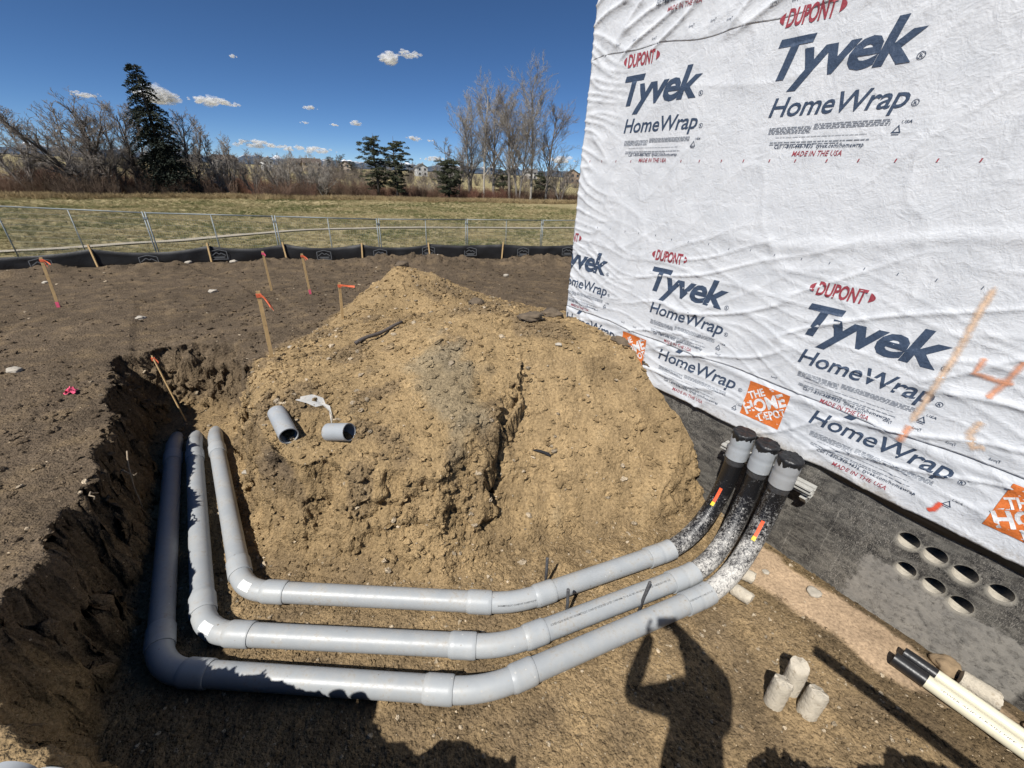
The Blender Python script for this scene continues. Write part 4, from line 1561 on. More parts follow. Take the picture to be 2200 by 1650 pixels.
def conduit_run(far, drop, c1, c2, start, end, top, label, cap_label, mott, risermat, sticker, tape_s):
    root = empty('conduit_run', (c2[0], c2[1], 0))
    tag(root, label, 'conduit', 'grey conduit runs in the pit')
    z = SEAT
    base = [drop, (*far, z - 0.03), (*c1, z), (*c2, z), (*start, z)]
    pts, marks = fillet_path(base, [0.7, 0.40, 1.05])
    # sweep: quarter turn up beside the wall
    S = Vector((*start, z))
    E = Vector((*end, z))
    d0 = (Vector((*start, 0)) - Vector((*c2, 0))).normalized()
    hd = (E - S)
    R_ = hd.length
    m = S + d0 * (R_ * 0.5)
    sweep = []
    for k in range(1, 31):
        th = math.pi / 2 * k / 30
        q = math.sin(th)
        h = (S * (1 - q) ** 2 + m * 2 * q * (1 - q) + E * q * q)
        sweep.append(Vector((h.x, h.y, z + R_ * (1 - math.cos(th)))))
    tl = sum((b - a).length for a, b in zip(pts[:-1], pts[1:]))
    pts = pts + sweep
    zl = z + R_
    pts.append(Vector((end[0], end[1], top)))
    path = Path(pts)
    s_start = tl
    s_end = path.len
    s_sweep = path.len - (top - zl)
    inv = Matrix.Translation((-c2[0], -c2[1], 0))

    def part(name, prof, mat, label=None):
        o = on_path(name, path, prof, mat, root)
        o.matrix_parent_inverse = inv
        if label:
            o['label'] = label
        return o

    def bell(s0, s1, lip='end', mat=M_PVC2):
        r1 = RP * 1.115
        return part('coupling', [(s0, RP * 0.9), (s0, RP * 1.02), (s0 + 0.022, r1), (s1 - 0.012, r1), (s1, r1 - 0.004), (s1, RP * 0.9)], mat)
    (d0_, d1_), (a0, a1), (b0, b1) = marks
    # trench leg
    part('pipe', [(0, RP), (a0 - 0.05, RP)], M_PVC)
    bell(max(0.2, d1_ + 0.10), d1_ + 0.30)
    part('elbow', [(a0 - 0.10, RP * 0.99), (a1 + 0.10, RP * 0.99)], M_PVC2)
    o = bell(a0 - 0.17, a0 + 0.02)
    bell(a1 - 0.02, a1 + 0.17)
    part('pipe', [(a1 + 0.03, RP), (b0 - 0.03, RP)], M_PVC)
    part('elbow', [(b0 - 0.10, RP * 0.99), (b1 + 0.10, RP * 0.99)], M_PVC2)
    bell(b0 - 0.17, b0 + 0.03)
    bell(b1 - 0.03, b1 + 0.15)
    p3 = part('pipe', [(b1 + 0.03, RP), (s_start - 0.05, RP)], M_PVC)
    # double-ended coupling to the wrapped sweep
    c0, c1_ = s_start - 0.16, s_start + 0.12
    mid = (c0 + c1_) / 2
    r1 = RP * 1.12
    part('coupling', [(c0, RP * 0.9), (c0, r1), (mid - 0.012, r1), (mid, r1 * 0.965), (mid + 0.012, r1), (c1_, r1), (c1_, RP * 0.9)], M_PVC2)
    part('wrapped_sweep', [(s_start, RP * 0.99), (s_end - 0.24, RP * 1.0)], mott, 'black wrapped sweep elbow splashed with pale dried slurry')
    part('film_wrap', [(s_end - 0.33, RP * 1.0), (s_end - 0.32, RP * 1.03), (s_end - 0.285, RP * 1.015), (s_end - 0.262, RP * 1.04), (s_end - 0.25, RP * 1.0)], M_FILM)
    c0, c1_ = s_end - 0.265, s_end - 0.01
    mid = (c0 + c1_) / 2
    part('riser_coupling', [(c0, RP * 0.9), (c0, r1), (mid - 0.02, r1), (mid, r1 * 0.95), (mid + 0.02, r1), (c1_, r1 * 1.01), (c1_, RP * 0.8)], risermat)
    # taped cap
    v, f = [], []
    n = 32
    r_ = random.Random(hash(label) % 1000)
    T = path.at(s_end)
    lvl = []
    for j, (dz, rr) in enumerate(((-0.034, 1.13), (-0.02, 1.15), (0.0, 1.16), (0.018, 1.08), (0.012, 0.8), (0.016, 0.4), (0.010, 0.02))):
        ringv = []
        for k in range(n):
            a = 2 * math.pi * k / n
            jag = (0.014 * math.sin(3 * a + r_.random()) * (j == 0) + (0.02 * r_.random() - 0.02) * (j == 0))
            rad_ = RP * rr * (1.0 + 0.03 * r_.uniform(-1, 1))
            v.append((T.x + rad_ * math.cos(a), T.y + rad_ * math.sin(a), T.z + dz + jag + 0.006 * r_.uniform(-1, 1) * (j > 1)))
    for j in range(6):
        for k in range(n):
            f.append((j * n + k, j * n + (k + 1) % n, (j + 1) * n + (k + 1) % n, (j + 1) * n + k))
    o = mesh_obj('taped_cap', v, f, M_TAPE, root, smooth=True)
    o.matrix_parent_inverse = inv
    if sticker:
        s0 = (a0 + a1) / 2 - 0.02
        o = patch_on(path, s0, s0 + 0.10, -0.95, -0.1, RP * 1.0, M_STICK, root, 'sticker')
        o.matrix_parent_inverse = inv
        for k in range(5):
            q = patch_on(path, s0 + 0.012, s0 + (0.035 if k % 2 else 0.085), -0.85 + 0.14 * k, -0.80 + 0.14 * k, RP * 1.0 + 0.0012, M_INKBLACK, o, 'print_line', 3)
            q.matrix_parent_inverse = inv
    if tape_s:
        s0 = s_sweep - tape_s
        o = patch_on(path, s0, s0 + 0.17, -0.22, 0.10, RP * 1.03, M_ORTAPE, root, 'orange_tag')
        o.matrix_parent_inverse = inv
        o = patch_on(path, s0 - 0.045, s0 - 0.001, -0.24, 0.12, RP * 1.03, M_YELTAPE, root, 'yellow_tag')
        o.matrix_parent_inverse = inv
    return root, path, inv, (b1, s_start, a0, a1)


M_MOTT1 = sleeve_material('sleeve_light_splash', 0.10)
M_MOTT2 = sleeve_material('sleeve_medium_splash', 0.16)
M_MOTT3 = sleeve_material('sleeve_heavy_splash', 0.22)
run1 = conduit_run((-3.80, 4.26), (-4.15, 4.72, -0.12), (-2.15, 2.16), (0.09, 2.14), (1.48, 2.71), (2.13, 3.11), 1.22, 'grey conduit run nearest the spoil heap, innermost of the three in the pit', '', M_MOTT1, M_PVC2, True, 0.42)
run2 = conduit_run((-3.98, 4.13), (-4.33, 4.60, -0.12), (-2.23, 1.81), (0.0, 1.79), (1.61, 2.46), (2.25, 2.94), 1.22, 'middle grey conduit run of the three, printed along its side beside two thin rods', '', M_MOTT2, M_PVC2, True, 0)
run3 = conduit_run((-4.20, 4.08), (-4.55, 4.55, -0.12), (-2.36, 1.54), (-0.11, 1.49), (1.66, 2.26), (2.34, 2.75), 1.22, 'outer grey conduit run nearest the viewer, partly in the shadow of the bank', '', M_MOTT3, M_PVCD, False, 0.52)
for o in run1[0].children:
    if o.name.startswith('riser_coupling'):
        q = patch_on(run1[1], run1[1].len - 0.10, run1[1].len - 0.075, -2.5, -2.2, RP * 1.135, plain('green_sticker', (0.15, 0.6, 0.12), 0.5, 0.05), o, 'green_dot')
for o in run2[0].children:
    if o.name.startswith('riser_coupling'):
        q = patch_on(run2[1], run2[1].len - 0.215, run2[1].len - 0.175, -1.9, -1.1, RP * 1.135, M_ORTAPE, o, 'orange_paint')
root, path, inv, (b1, ss_, a0, a1) = run2
o = text_on_pipe('SCHEDULE 40 RIGID PVC NONMETALLIC CONDUIT INTERTEK LISTED CONFORMS TO UL 651 NEC ABOVEGROUND AND UNDERGROUND USE', path, b1 + 0.18, ss_ - b1 - 0.38, 0.016, -0.35, RP + 0.0012, M_INKBLACK, root)
o.matrix_parent_inverse = inv
root, path, inv, (b1, ss_, a0, a1) = run3
o = text_on_pipe('SCHEDULE 40 PVC CONDUIT UL 651', path, ss_ - 0.16, 0.26, 0.013, -0.45, RP * 1.12 + 0.0012, M_INKBLACK, root)
o.matrix_parent_inverse = inv
root, path, inv, (b1, ss_, a0, a1) = run1
o = text_on_pipe('NONMETALLIC CONDUIT SCHEDULE 40', path, b1 - 0.34, 0.3, 0.014, -1.0, RP + 0.0012, M_INKBLACK, root)
o.matrix_parent_inverse = inv

# strut rack on the wall ------------------------------------------------------
M_STRUT = plain('galvanised_strut', (0.55, 0.54, 0.50), 0.45, 0.12, 20, 0.2, 60, 0.3)
rack = empty('strut_rack', wpt(2.95, 0.05, 0.8))
tag(rack, 'pale metal strut rack bolted to the foundation behind the three risers', 'rack')
rinv = Matrix.Translation(-Vector(wpt(2.95, 0.05, 0.8)))


def strut(u0, u1, off, z, w=0.045, d=0.05):
    mb = MB()
    for (o0, o1, z0, z1) in ((off, off + d, z, z + 0.005), (off, off + d, z + w - 0.005, z + w), (off, off + 0.005, z + 0.005, z + w - 0.005),
                             (off + d - 0.006, off + d, z + 0.005, z + 0.014), (off + d - 0.006, off + d, z + w - 0.014, z + w - 0.005)):
        vs = [wpt(u, o_, zz) for zz in (z0, z1) for (u, o_) in ((u0, o0), (u1, o0), (u1, o1), (u0, o1))]
        mb.add(vs, [(0, 1, 2, 3), (7, 6, 5, 4), (0, 4, 5, 1), (1, 5, 6, 2), (2, 6, 7, 3), (3, 7, 4, 0)])
    o = mb.build('strut_channel', M_STRUT, rack)
    o.matrix_parent_inverse = rinv
    return o


for off, z in ((0.02, 0.86), (0.02, 0.79), (0.09, 0.86)):
    strut(2.58, 3.40, off, z)
for u in (2.62, 3.33):
    mb = MB()
    vs = [wpt(uu, oo, zz) for zz in (0.70, 0.785) for (uu, oo) in ((u, FOFF), (u + 0.05, FOFF), (u + 0.05, 0.12), (u, 0.12))]
    vs[2] = wpt(u + 0.05, 0.03, 0.70)
    vs[3] = wpt(u, 0.03, 0.70)
    mb.add(vs, [(0, 1, 2, 3), (7, 6, 5, 4), (0, 4, 5, 1), (1, 5, 6, 2), (2, 6, 7, 3), (3, 7, 4, 0)])
    o = mb.build('bracket', M_STRUT, rack)
    o.matrix_parent_inverse = rinv

# loose offcuts on the heap --------------------------------------------------
def offcut(p0, p1, r, label, mat=M_PVC, name='pipe_offcut', n=28, wall=0.008, group=None, cat='pipe'):
    a, b = Vector(p0), Vector(p1)
    t = (b - a).normalized()
    x = t.orthogonal().normalized()
    y = t.cross(x)
    root_ = empty(name, ((a + b) / 2))
    tag(root_, label, cat, group)
    rel = [(a, r), (b, r), (b, r - wall), (a, r - wall)]
    vs, fs = [], []
    for p, rr in rel:
        for k in range(n):
            an = 2 * math.pi * k / n
            vs.append(p + (x * math.cos(an) + y * math.sin(an)) * rr - (a + b) / 2)
    for j in range(4):
        j2 = (j + 1) % 4
        for k in range(n):
            fs.append((j * n + k, j * n + (k + 1) % n, j2 * n + (k + 1) % n, j2 * n + k))
    o = mesh_obj('pipe_wall', vs, fs, mat, root_)
    shade_auto(o)
    return root_, x, y, t


def gz(x, y):
    return ground_z(x, y)


offcut((-2.29, 3.36, gz(-2.25, 3.3) + 0.03), (-2.02, 3.04, gz(-2.02, 3.04) + 0.085), 0.084, 'longer grey pipe offcut on the left side of the tan heap')
offcut((-1.70, 3.14, gz(-1.66, 3.16) + 0.03), (-1.47, 3.07, gz(-1.5, 3.09) + 0.075), 0.084, 'shorter grey pipe offcut on the tan heap with a strip of clear plastic behind it')
# strip of clear film behind the second offcut
M_CLEAR, nt_, bs_, _ = new_mat('clear_plastic_film')
bs_.inputs['Base Color'].default_value = (0.75, 0.75, 0.73, 1)
bs_.inputs['Roughness'].default_value = 0.12
bs_.inputs['Alpha'].default_value = 0.5
strip = [(-2.12, 3.50), (-2.02, 3.51), (-1.93, 3.50), (-1.86, 3.46), (-1.80, 3.42), (-1.76, 3.35), (-1.72, 3.27), (-1.70, 3.20)]
mb = MB()
vs = []
r_ = random.Random(3)
for i, (x, y) in enumerate(strip):
    w = (0.10, 0.13, 0.12, 0.05, 0.035, 0.03, 0.03, 0.02)[i]
    for k in range(5):
        t = k / 4 - 0.5
        vs.append((x + 0.25 * w * t + r_.uniform(-1, 1) * 0.008, y + w * t, gz(x, y + w * t) + 0.02 + 0.05 * abs(math.sin(3 * t + i)) * r_.random()))
fs = [(i * 5 + k, i * 5 + k + 1, (i + 1) * 5 + k + 1, (i + 1) * 5 + k) for i in range(len(strip) - 1) for k in range(4)]
tag(mesh_obj('plastic_film', vs, fs, M_CLEAR, smooth=True), 'crumpled strip of clear plastic film behind the shorter pipe offcut', 'film')
# dark old pipe stub lying on the heap
mb = MB()
A_, B_ = Vector((-1.92, 4.56, gz(-1.92, 4.56) + 0.035)), Vector((-1.50, 5.16, gz(-1.5, 5.16) + 0.05))
mb.tube([A_.lerp(B_, k / 8) + Vector((0, 0, 0.012 * math.sin(k * 1.1))) for k in range(9)], [0.022, 0.024, 0.022, 0.023, 0.024, 0.021, 0.022, 0.02, 0.021], 10)
tag(mb.build('old_pipe', plain('dark_root', (0.075, 0.062, 0.055), 0.8, 0.3, 25, 0.6), smooth=True), 'dark thin old pipe lying slantwise across the tan heap', 'pipe')

# steel rods between the conduits ---------------------------------------------
M_ROD = plain('dark_steel', (0.10, 0.10, 0.105), 0.6, 0.3, 40, 0.4, 80, 0.4)
for (x, y, top, tx, ty, lab) in ((0.37, 2.38, 0.36, -0.01, 0.0, 'thin steel rod standing behind the conduit nearest the heap'),
                                 (0.53, 2.10, 0.34, -0.02, 0.01, 'short steel rod standing between the first and middle conduits'),
                                 (1.14, 2.18, 0.36, 0.035, 0.01, 'steel rod leaning between the middle and outer conduits')):
    mb = MB()
    mb.tube([(x, y, -0.15), (x + tx * 0.5, y + ty * 0.5, top * 0.5), (x + tx, y + ty, top - 0.004), (x + tx, y + ty, top)], [0.013, 0.013, 0.013, 0.010], 10)
    tag(mb.build('steel_rod', M_ROD, smooth=True), lab, 'rod', 'steel rods pinning the conduits')

# concrete cores ----------------------------------------------------------------
M_CONC = plain('core_concrete', (0.46, 0.41, 0.33), 0.9, 0.16, 18, 0.7, 70, dirt=(0.22, 0.17, 0.11), dirt_amt=0.25, dscale=30)


def concrete_core(p0, p1, r, label, seed):
    a, b = Vector(p0), Vector(p1)
    t = (b - a).normalized()
    x = t.orthogonal().normalized()
    y = t.cross(x)
    n, m = 26, 12
    rr_ = random.Random(seed)
    vs, fs = [], []
    tilt = rr_.uniform(-0.25, 0.25)
    for j in range(m + 1):
        q = j / m
        for k in range(n):
            an = 2 * math.pi * k / n
            ridge = 0.0016 * math.sin(q * 46 + an * 0.7)
            pit = 0.0022 * float(n3(np.array([math.cos(an) * 3 + seed]), np.array([math.sin(an) * 3]), np.array([q * 9.0]), 9)[0])
            rad_ = r + ridge + pit
            if j in (0, m):
                rad_ -= 0.004
            sh = tilt * r * math.cos(an) if j == m else 0
            vs.append(a.lerp(b, q) + t * (sh + (0.012 * (rr_.random() - 0.5) if j == m else 0)) + (x * math.cos(an) + y * math.sin(an)) * rad_)
    c0 = len(vs)
    vs.append(a)
    vs.append(b + t * 0.012)
    for j in range(m):
        for k in range(n):
            fs.append((j * n + k, j * n + (k + 1) % n, (j + 1) * n + (k + 1) % n, (j + 1) * n + k))
    for k in range(n):
        fs.append((c0, (k + 1) % n, k))
        fs.append((c0 + 1, m * n + k, m * n + (k + 1) % n))
    mid_ = (a + b) / 2
    vs = [v - mid_ for v in vs]
    o = mesh_obj('concrete_core', vs, fs, M_CONC, loc=mid_)
    shade_auto(o)
    return tag(o, label, 'concrete core', 'concrete cores drilled from the wall')


f0 = lambda x, y: max(gz(x, y), 0.0)
concrete_core((1.92, 1.54, f0(1.92, 1.54) - 0.01), (1.935, 1.565, 0.225), 0.060, 'leftmost of the three pale concrete cores standing together on the pit floor', 1)
concrete_core((2.09, 1.63, f0(2.09, 1.63) - 0.01), (2.10, 1.665, 0.245), 0.062, 'tallest concrete core, at the back of the three standing on the pit floor', 2)
concrete_core((2.12, 1.49, f0(2.12, 1.49) - 0.01), (2.155, 1.52, 0.205), 0.062, 'nearest of the three concrete cores standing together, with a broken top', 3)
concrete_core((2.02, 2.40, 0.055), (2.13, 2.29, 0.055), 0.056, 'concrete core lying beside the outer conduit, the nearer of two', 4)
concrete_core((2.14, 2.58, 0.06), (2.26, 2.50, 0.06), 0.056, 'concrete core lying under the black sweep of the outer conduit, the farther of two', 5)
concrete_core((3.37, 1.72, 0.075), (3.50, 1.57, 0.075), 0.062, 'concrete core lying against the foundation beside the cream pipes', 6)

# cream pipes by the wall -----------------------------------------------------
M_CREAM = plain('cream_pvc', (0.66, 0.62, 0.48), 0.4, 0.06, 8, 0.05, 60, dirt=(0.35, 0.28, 0.18), dirt_amt=0.12, dscale=12)
M_BLKP = plain('black_plastic', (0.014, 0.014, 0.016), 0.35, 0.3, 30, 0.1)
for k, (o0, r, u0, lab) in enumerate(((0.335, 0.050, 4.50, 'cream plastic pipe with a black end, nearer the viewer at the foot of the wall'),
                                      (0.230, 0.044, 4.53, 'cream plastic pipe with a black end, closer to the foundation of the two'))):
    z = 0.055 + 0.01 * k
    pr = empty('cream_pipe', wpt(u0, o0, 0))
    tag(pr, lab, 'pipe', 'cream pipes at the foot of the wall')
    pinv = Matrix.Translation(-Vector(wpt(u0, o0, 0)))
    P = Path([wpt(u0 - 0.17, o0, z), wpt(u0, o0, z), wpt(u0 + 1.2, o0 + 0.02, z), wpt(u0 + 2.0, o0 + 0.03, z)])
    o = on_path('pipe', P, [(0.17, r * 0.7), (0.17, r), (P.len, r), (P.len, r * 0.7)], M_CREAM, pr)
    o.matrix_parent_inverse = pinv
    o = on_path('black_sleeve', P, [(0.0, r * 0.55), (0.0, r * 1.04), (0.19, r * 1.05), (0.19, r * 0.9)], M_BLKP, pr)
    o.matrix_parent_inverse = pinv
    if k == 0:
        o = text_on_pipe('SEWER AND DRAIN PIPE  DR 35  GASKET', P, 0.26, 0.62, 0.012, -0.75, r + 0.001, M_INKBLACK, pr)
        o.matrix_parent_inverse = pinv

# stones that can be told apart -------------------------------------------------
M_STONE = plain('pale_stone', (0.38, 0.34, 0.28), 0.9, 0.2, 20, 0.6, 40)
M_STONE2 = plain('brown_stone', (0.24, 0.17, 0.10), 0.9, 0.25, 20, 0.6, 40)
M_CLODM = plain('dark_clod', (0.12, 0.09, 0.06), 0.95, 0.3, 18, 0.9, 30)


def stone(x, y, s, label, seed, mat=M_STONE, flat=0.6, name='stone', cat='stone', z=None, long=1.3, rot=0.0):
    bm = bmesh.new()
    bmesh.ops.create_icosphere(bm, subdivisions=3, radius=1.0)
    for v in bm.verts:
        p = [np.array([c]) for c in v.co]
        d = 1 + 0.35 * float(n3(p[0] * 1.3 + seed, p[1] * 1.3, p[2] * 1.3, 7)[0]) + 0.16 * float(n3(p[0] * 3.5 + seed, p[1] * 3.5, p[2] * 3.5, 8)[0])
        q = v.co * d
        if name == 'soil_clod':
            q = q * (1 + 0.30 * float(n3(p[0] * 4 + seed, p[1] * 4, p[2] * 4, 11)[0]) + 0.22 * float(n3(p[0] * 9 + seed, p[1] * 9, p[2] * 9, 12)[0]))
        q.x = max(-0.85, min(0.9, q.x)) * long
        q.z *= flat
        v.co = Matrix.Rotation(rot, 3, 'Z') @ q * s
    me = bpy.data.meshes.new(name)
    bm.to_mesh(me)
    bm.free()
    o = link(name, me, mat, smooth=True, loc=(x, y, (gz(x, y) if z is None else z) + s * flat * 0.45))
    return tag(o, label, cat)


for k, (x, y, s, lab) in enumerate((
        (-6.48, 6.63, 0.085, 'flat pale stone alone on the dark graded ground, right of the tilted stake'),
        (0.53, 4.51, 0.045, 'small white stone on the heap near the corner of the building'),
        (-6.54, 8.59, 0.10, 'white stone among dark clods near the pink-topped stakes'),
        (-10.46, 8.85, 0.07, 'small white stone beside the tilted stake at the left'),
        (-6.14, 4.40, 0.08, 'flat pale stone at the left edge on the dark ground'),
        (-7.99, 11.6, 0.11, 'pale stone on the berm below the silt fence'),
        (-8.9, 11.1, 0.10, 'white stone lying on the berm left of the pink-topped stake'),
        (-2.55, 13.6, 0.09, 'small pale stone on the berm behind the heap peak'),
        (-0.30, 11.8, 0.09, 'white stone on the flat ground beyond the heap'),
        (2.45, 2.62, 0.035, 'small pale stone under the risers'),
        (-2.95, 3.55, 0.05, 'pale stone in the bank beside the conduit trench'),
        (-2.95, 4.95, 0.05, 'white stone beside the stake at the top of the trench'))):
    stone(x, y, s * 0.75, lab, k * 3.1 + 1, flat=0.55)
stone(3.40, 1.83, 0.075, 'brown cobble at the foot of the wall above the black pipe ends', 41, M_STONE2, 0.7)
stone(3.62, 1.42, 0.05, 'brown cobble below the concrete core at the wall', 42, M_STONE2, 0.6)
stone(3.66, 1.34, 0.045, 'pale pebble cluster stone at the wall beside the cream pipes', 43, M_STONE, 0.6)
stone(2.78, 2.42, 0.055, 'pale stone set in the washed silt beside the footing', 44, M_STONE, 0.35)
stone(1.40, 4.74, 0.15, 'big dark clod on the heap in front of the orange logo', 45, M_CLODM, 0.42, 'soil_clod', 'clod', rot=-0.4, long=1.5)
stone(0.20, 5.05, 0.13, 'long dark clod on the crest of the heap near the building corner', 46, M_CLODM, 0.4, 'soil_clod', 'clod', rot=0.5, long=1.6)
stone(0.50, 5.42, 0.12, 'dark clod on the crest, nearest the building corner', 47, M_CLODM, 0.45, 'soil_clod', 'clod', rot=0.3)
stone(1.62, 4.45, 0.08, 'small dark clod on the heap edge right of the orange logo', 48, M_CLODM, 0.5, 'soil_clod', 'clod')
stone(-2.20, 7.90, 0.10, 'dark clod on the very peak of the tan heap', 49, M_CLODM, 0.6, 'soil_clod', 'clod')
stone(-0.55, 5.55, 0.10, 'dark clod on the rounded crest of the heap', 50, M_CLODM, 0.6, 'soil_clod', 'clod')
# black scrap of plastic on the slope
mb = MB()
sx_, sy_ = 0.32, 3.45
sz_ = gz(sx_, sy_) + 0.03
mb.add([(sx_ - 0.09, sy_ + 0.03, sz_ + 0.03), (sx_ + 0.02, sy_, sz_ + 0.02), (sx_ + 0.11, sy_ - 0.02, sz_ - 0.01), (sx_ + 0.0, sy_ + 0.03, sz_ + 0.035), (sx_ + 0.12, sy_ + 0.01, sz_ + 0.01)], [(0, 1, 3), (1, 2, 4), (1, 4, 3)])
o = mb.build('plastic_scrap', M_BLKP)
o.modifiers.new('thickness', 'SOLIDIFY').thickness = 0.004
tag(o, 'black scrap of plastic sticking out of the heap slope', 'scrap')

# torn roots sticking out of the left bank
M_ROOT = plain('pale_root', (0.30, 0.24, 0.17), 0.9, 0.2, 30)
for k, (x, y, z, dx, dy, dz, lab) in enumerate(((-3.62, 2.92, 0.62, 0.16, -0.02, 0.03, 'short pale root poking out of the shaded trench bank'),
                                              (-3.35, 2.45, 0.80, 0.12, -0.10, 0.08, 'thin curled root at the lip of the left bank'),
                                              (-3.75, 3.15, 0.70, 0.26, -0.30, -0.42, 'long dark root hanging down the left bank of the trench'))):
    r0_ = random.Random(k)
    P_ = [Vector((x, y, z)) + Vector((dx, dy, dz)) * (i / 6) + Vector((r0_.gauss(0, 0.012), r0_.gauss(0, 0.012), 0.03 * math.sin(i * 0.9))) for i in range(7)]
    tag(MB().tube(P_, [0.007, 0.007, 0.006, 0.006, 0.005, 0.004, 0.003], 6).build('root', M_ROOT, smooth=True), lab, 'root', 'torn roots in the trench bank')

# stakes -------------------------------------------------------------------------
M_WOOD = plain('stake_pine', (0.50, 0.34, 0.16), 0.75, 0.15, 14, 0.3, 60, dirt=(0.25, 0.16, 0.08), dirt_amt=0.15, dscale=20)
M_RIB = plain('orange_ribbon', (0.75, 0.16, 0.07), 0.5, 0.12, 30)
M_PINK = plain('pink_ribbon', (0.85, 0.12, 0.22), 0.5, 0.15, 30)


def stake(x, y, top, label, ribbon=None, foot=None, w=0.042, t=0.016, lean=(0, 0), face=0.6, flag=None, group='survey stakes', rod=False, zbase=None):
    zb = (gz(x, y) if zbase is None else zbase) - 0.06
    r0 = empty('survey_stake', (x, y, zb + 0.06))
    tag(r0, label, 'stake', group)
    R3 = Matrix.Rotation(face, 3, 'Z')
    h = top - zb
    mb = MB()
    m = [Vector((-w / 2, -t / 2, 0)), Vector((w / 2, -t / 2, 0)), Vector((w / 2, t / 2, 0)), Vector((-w / 2, t / 2, 0))]
    vs = []
    for q, sc in ((0, 1), (0.33, 1.0), (0.66, 0.97), (1.0, 1.0)):
        for k in m:
            p = R3 @ (k * sc)
            vs.append((p.x + lean[0] * q, p.y + lean[1] * q, -0.06 + h * q))
    fs = [(3, 2, 1, 0), (12, 13, 14, 15)] + [(j * 4 + k, j * 4 + (k + 1) % 4, (j + 1) * 4 + (k + 1) % 4, (j + 1) * 4 + k) for j in range(3) for k in range(4)]
    if rod:
        mb.tube([(0, 0, -0.06), (lean[0] * 0.5, lean[1] * 0.5, h * 0.5 - 0.06), (lean[0], lean[1], h - 0.06)], [0.010, 0.010, 0.010], 8)
    else:
        mb.add(vs, fs)
    mb.build('lath', M_WOOD, r0)
    rr_ = random.Random(int(abs(x * 100)))
    if ribbon:
        zt = h - 0.06 - 0.03
        cx, cy = lean[0] * 0.97, lean[1] * 0.97
        mb = MB()
        q = max(w, 0.028)
        for dz in (0.0, -0.022):
            v = []
            for zz in (zt + dz - 0.02, zt + dz):
                for (a, b) in ((-q / 2 - 0.006, -t / 2 - 0.006), (q / 2 + 0.006, -t / 2 - 0.006), (q / 2 + 0.006, t / 2 + 0.006), (-q / 2 - 0.006, t / 2 + 0.006)):
                    p = R3 @ Vector((a, b, 0))
                    v.append((cx + p.x, cy + p.y, zz))
            mb.add(v, [(0, 1, 5, 4), (1, 2, 6, 5), (2, 3, 7, 6), (3, 0, 4, 7), (4, 5, 6, 7), (3, 2, 1, 0)])
        mb.build('ribbon_knot', ribbon, r0)
        for tl in range(2):
            mb = MB()
            v = []
            d = flag[tl] if flag else (rr_.uniform(0.06, 0.13), rr_.uniform(-0.05, 0.05), rr_.uniform(-0.14, -0.05))
            for i in range(5):
                f = i / 4
                p = Vector((cx + d[0] * f, cy + d[1] * f, zt - 0.01 + d[2] * f * f))
                ww = 0.014
                v += [p + Vector((0, 0.004 * math.sin(5 * f), -ww)), p + Vector((0, -0.004 * math.sin(5 * f), ww))]
            mb.add(v, [(2 * i, 2 * i + 2, 2 * i + 3, 2 * i + 1) for i in range(4)])
            o = mb.build('ribbon_tail', ribbon, r0)
            o.modifiers.new('thickness', 'SOLIDIFY').thickness = 0.0015
    if foot:
        mb = MB()
        v = []
        for zz in (0.0, 0.10):
            for k in m:
                p = R3 @ (k * 1.08)
                v.append((p.x + lean[0] * zz / h, p.y + lean[1] * zz / h, zz))
        mb.add(v, [(0, 1, 5, 4), (1, 2, 6, 5), (2, 3, 7, 6), (3, 0, 4, 7)])
        mb.build('painted_foot', foot, r0)
    return r0


stake(-8.27, 7.01, 1.67, 'tilted stake at the left with orange ribbon on top and pink paint at its foot', M_RIB, M_PINK, lean=(0.05, 0.05), flag=[(0.12, 0, -0.07), (0.05, 0, -0.12)])
stake(-2.93, 4.47, 1.96, 'tall pale stake with orange ribbon at the head of the conduit trench', M_RIB, lean=(0.02, 0.02), flag=[(0.12, -0.03, -0.13), (0.13, 0.0, -0.17)])
stake(-2.74, 6.16, 1.67, 'short brown stake with a level orange pointer at the left foot of the tan peak', M_RIB, lean=(0.03, 0.02), flag=[(0.25, -0.05, 0.0), (0.20, -0.02, -0.015)], w=0.038)
stake(-5.50, 8.98, 1.58, 'thin stake with faded pink ribbon on top, farther left of two by the berm', M_PINK, lean=(0.0, 0.0), flag=[(0.05, 0, -0.05), (0.03, 0, -0.07)])
stake(-4.47, 8.66, 1.62, 'thin stake with orange ribbon on top and pink foot, beyond the heap', M_RIB, M_PINK, lean=(-0.02, 0.0), flag=[(0.10, 0, -0.07), (0.06, 0, -0.09)])
stake(-4.52, 4.70, 0.93, 'thin rod with orange ribbon leaning in the dark end of the trench', M_RIB, lean=(-0.27, 0.16), rod=True, zbase=0.05, flag=[(0.05, 0, -0.06), (0.03, 0, -0.09)], w=0.02)
# scrap of pink ribbon and a pink puff of paint on the ground
pk = empty('pink_ribbon', (-4.96, 3.94, gz(-4.96, 3.94)))
tag(pk, 'crumpled bright pink ribbon lying on the dark ground left of the trench', 'ribbon')
mb = MB()
r_ = random.Random(12)
for k in range(9):
    a = r_.uniform(0, 6.28)
    l = r_.uniform(0.05, 0.11)
    c = Vector((r_.uniform(-0.03, 0.03), r_.uniform(-0.03, 0.03), 0.01))
    d = Vector((math.cos(a), math.sin(a), 0))
    s = Vector((-d.y, d.x, 0)) * 0.014
    v = []
    for i in range(5):
        f = i / 4
        p = c + d * l * (f - 0.5) + Vector((0, 0, 0.07 * math.sin(math.pi * f) * r_.random() + 0.004))
        v += [p + s + Vector((0, 0, 0.01 * r_.random())), p - s]
    mb.add(v, [(2 * i, 2 * i + 2, 2 * i + 3, 2 * i + 1) for i in range(4)])
mb.build('loops', M_PINK, pk)

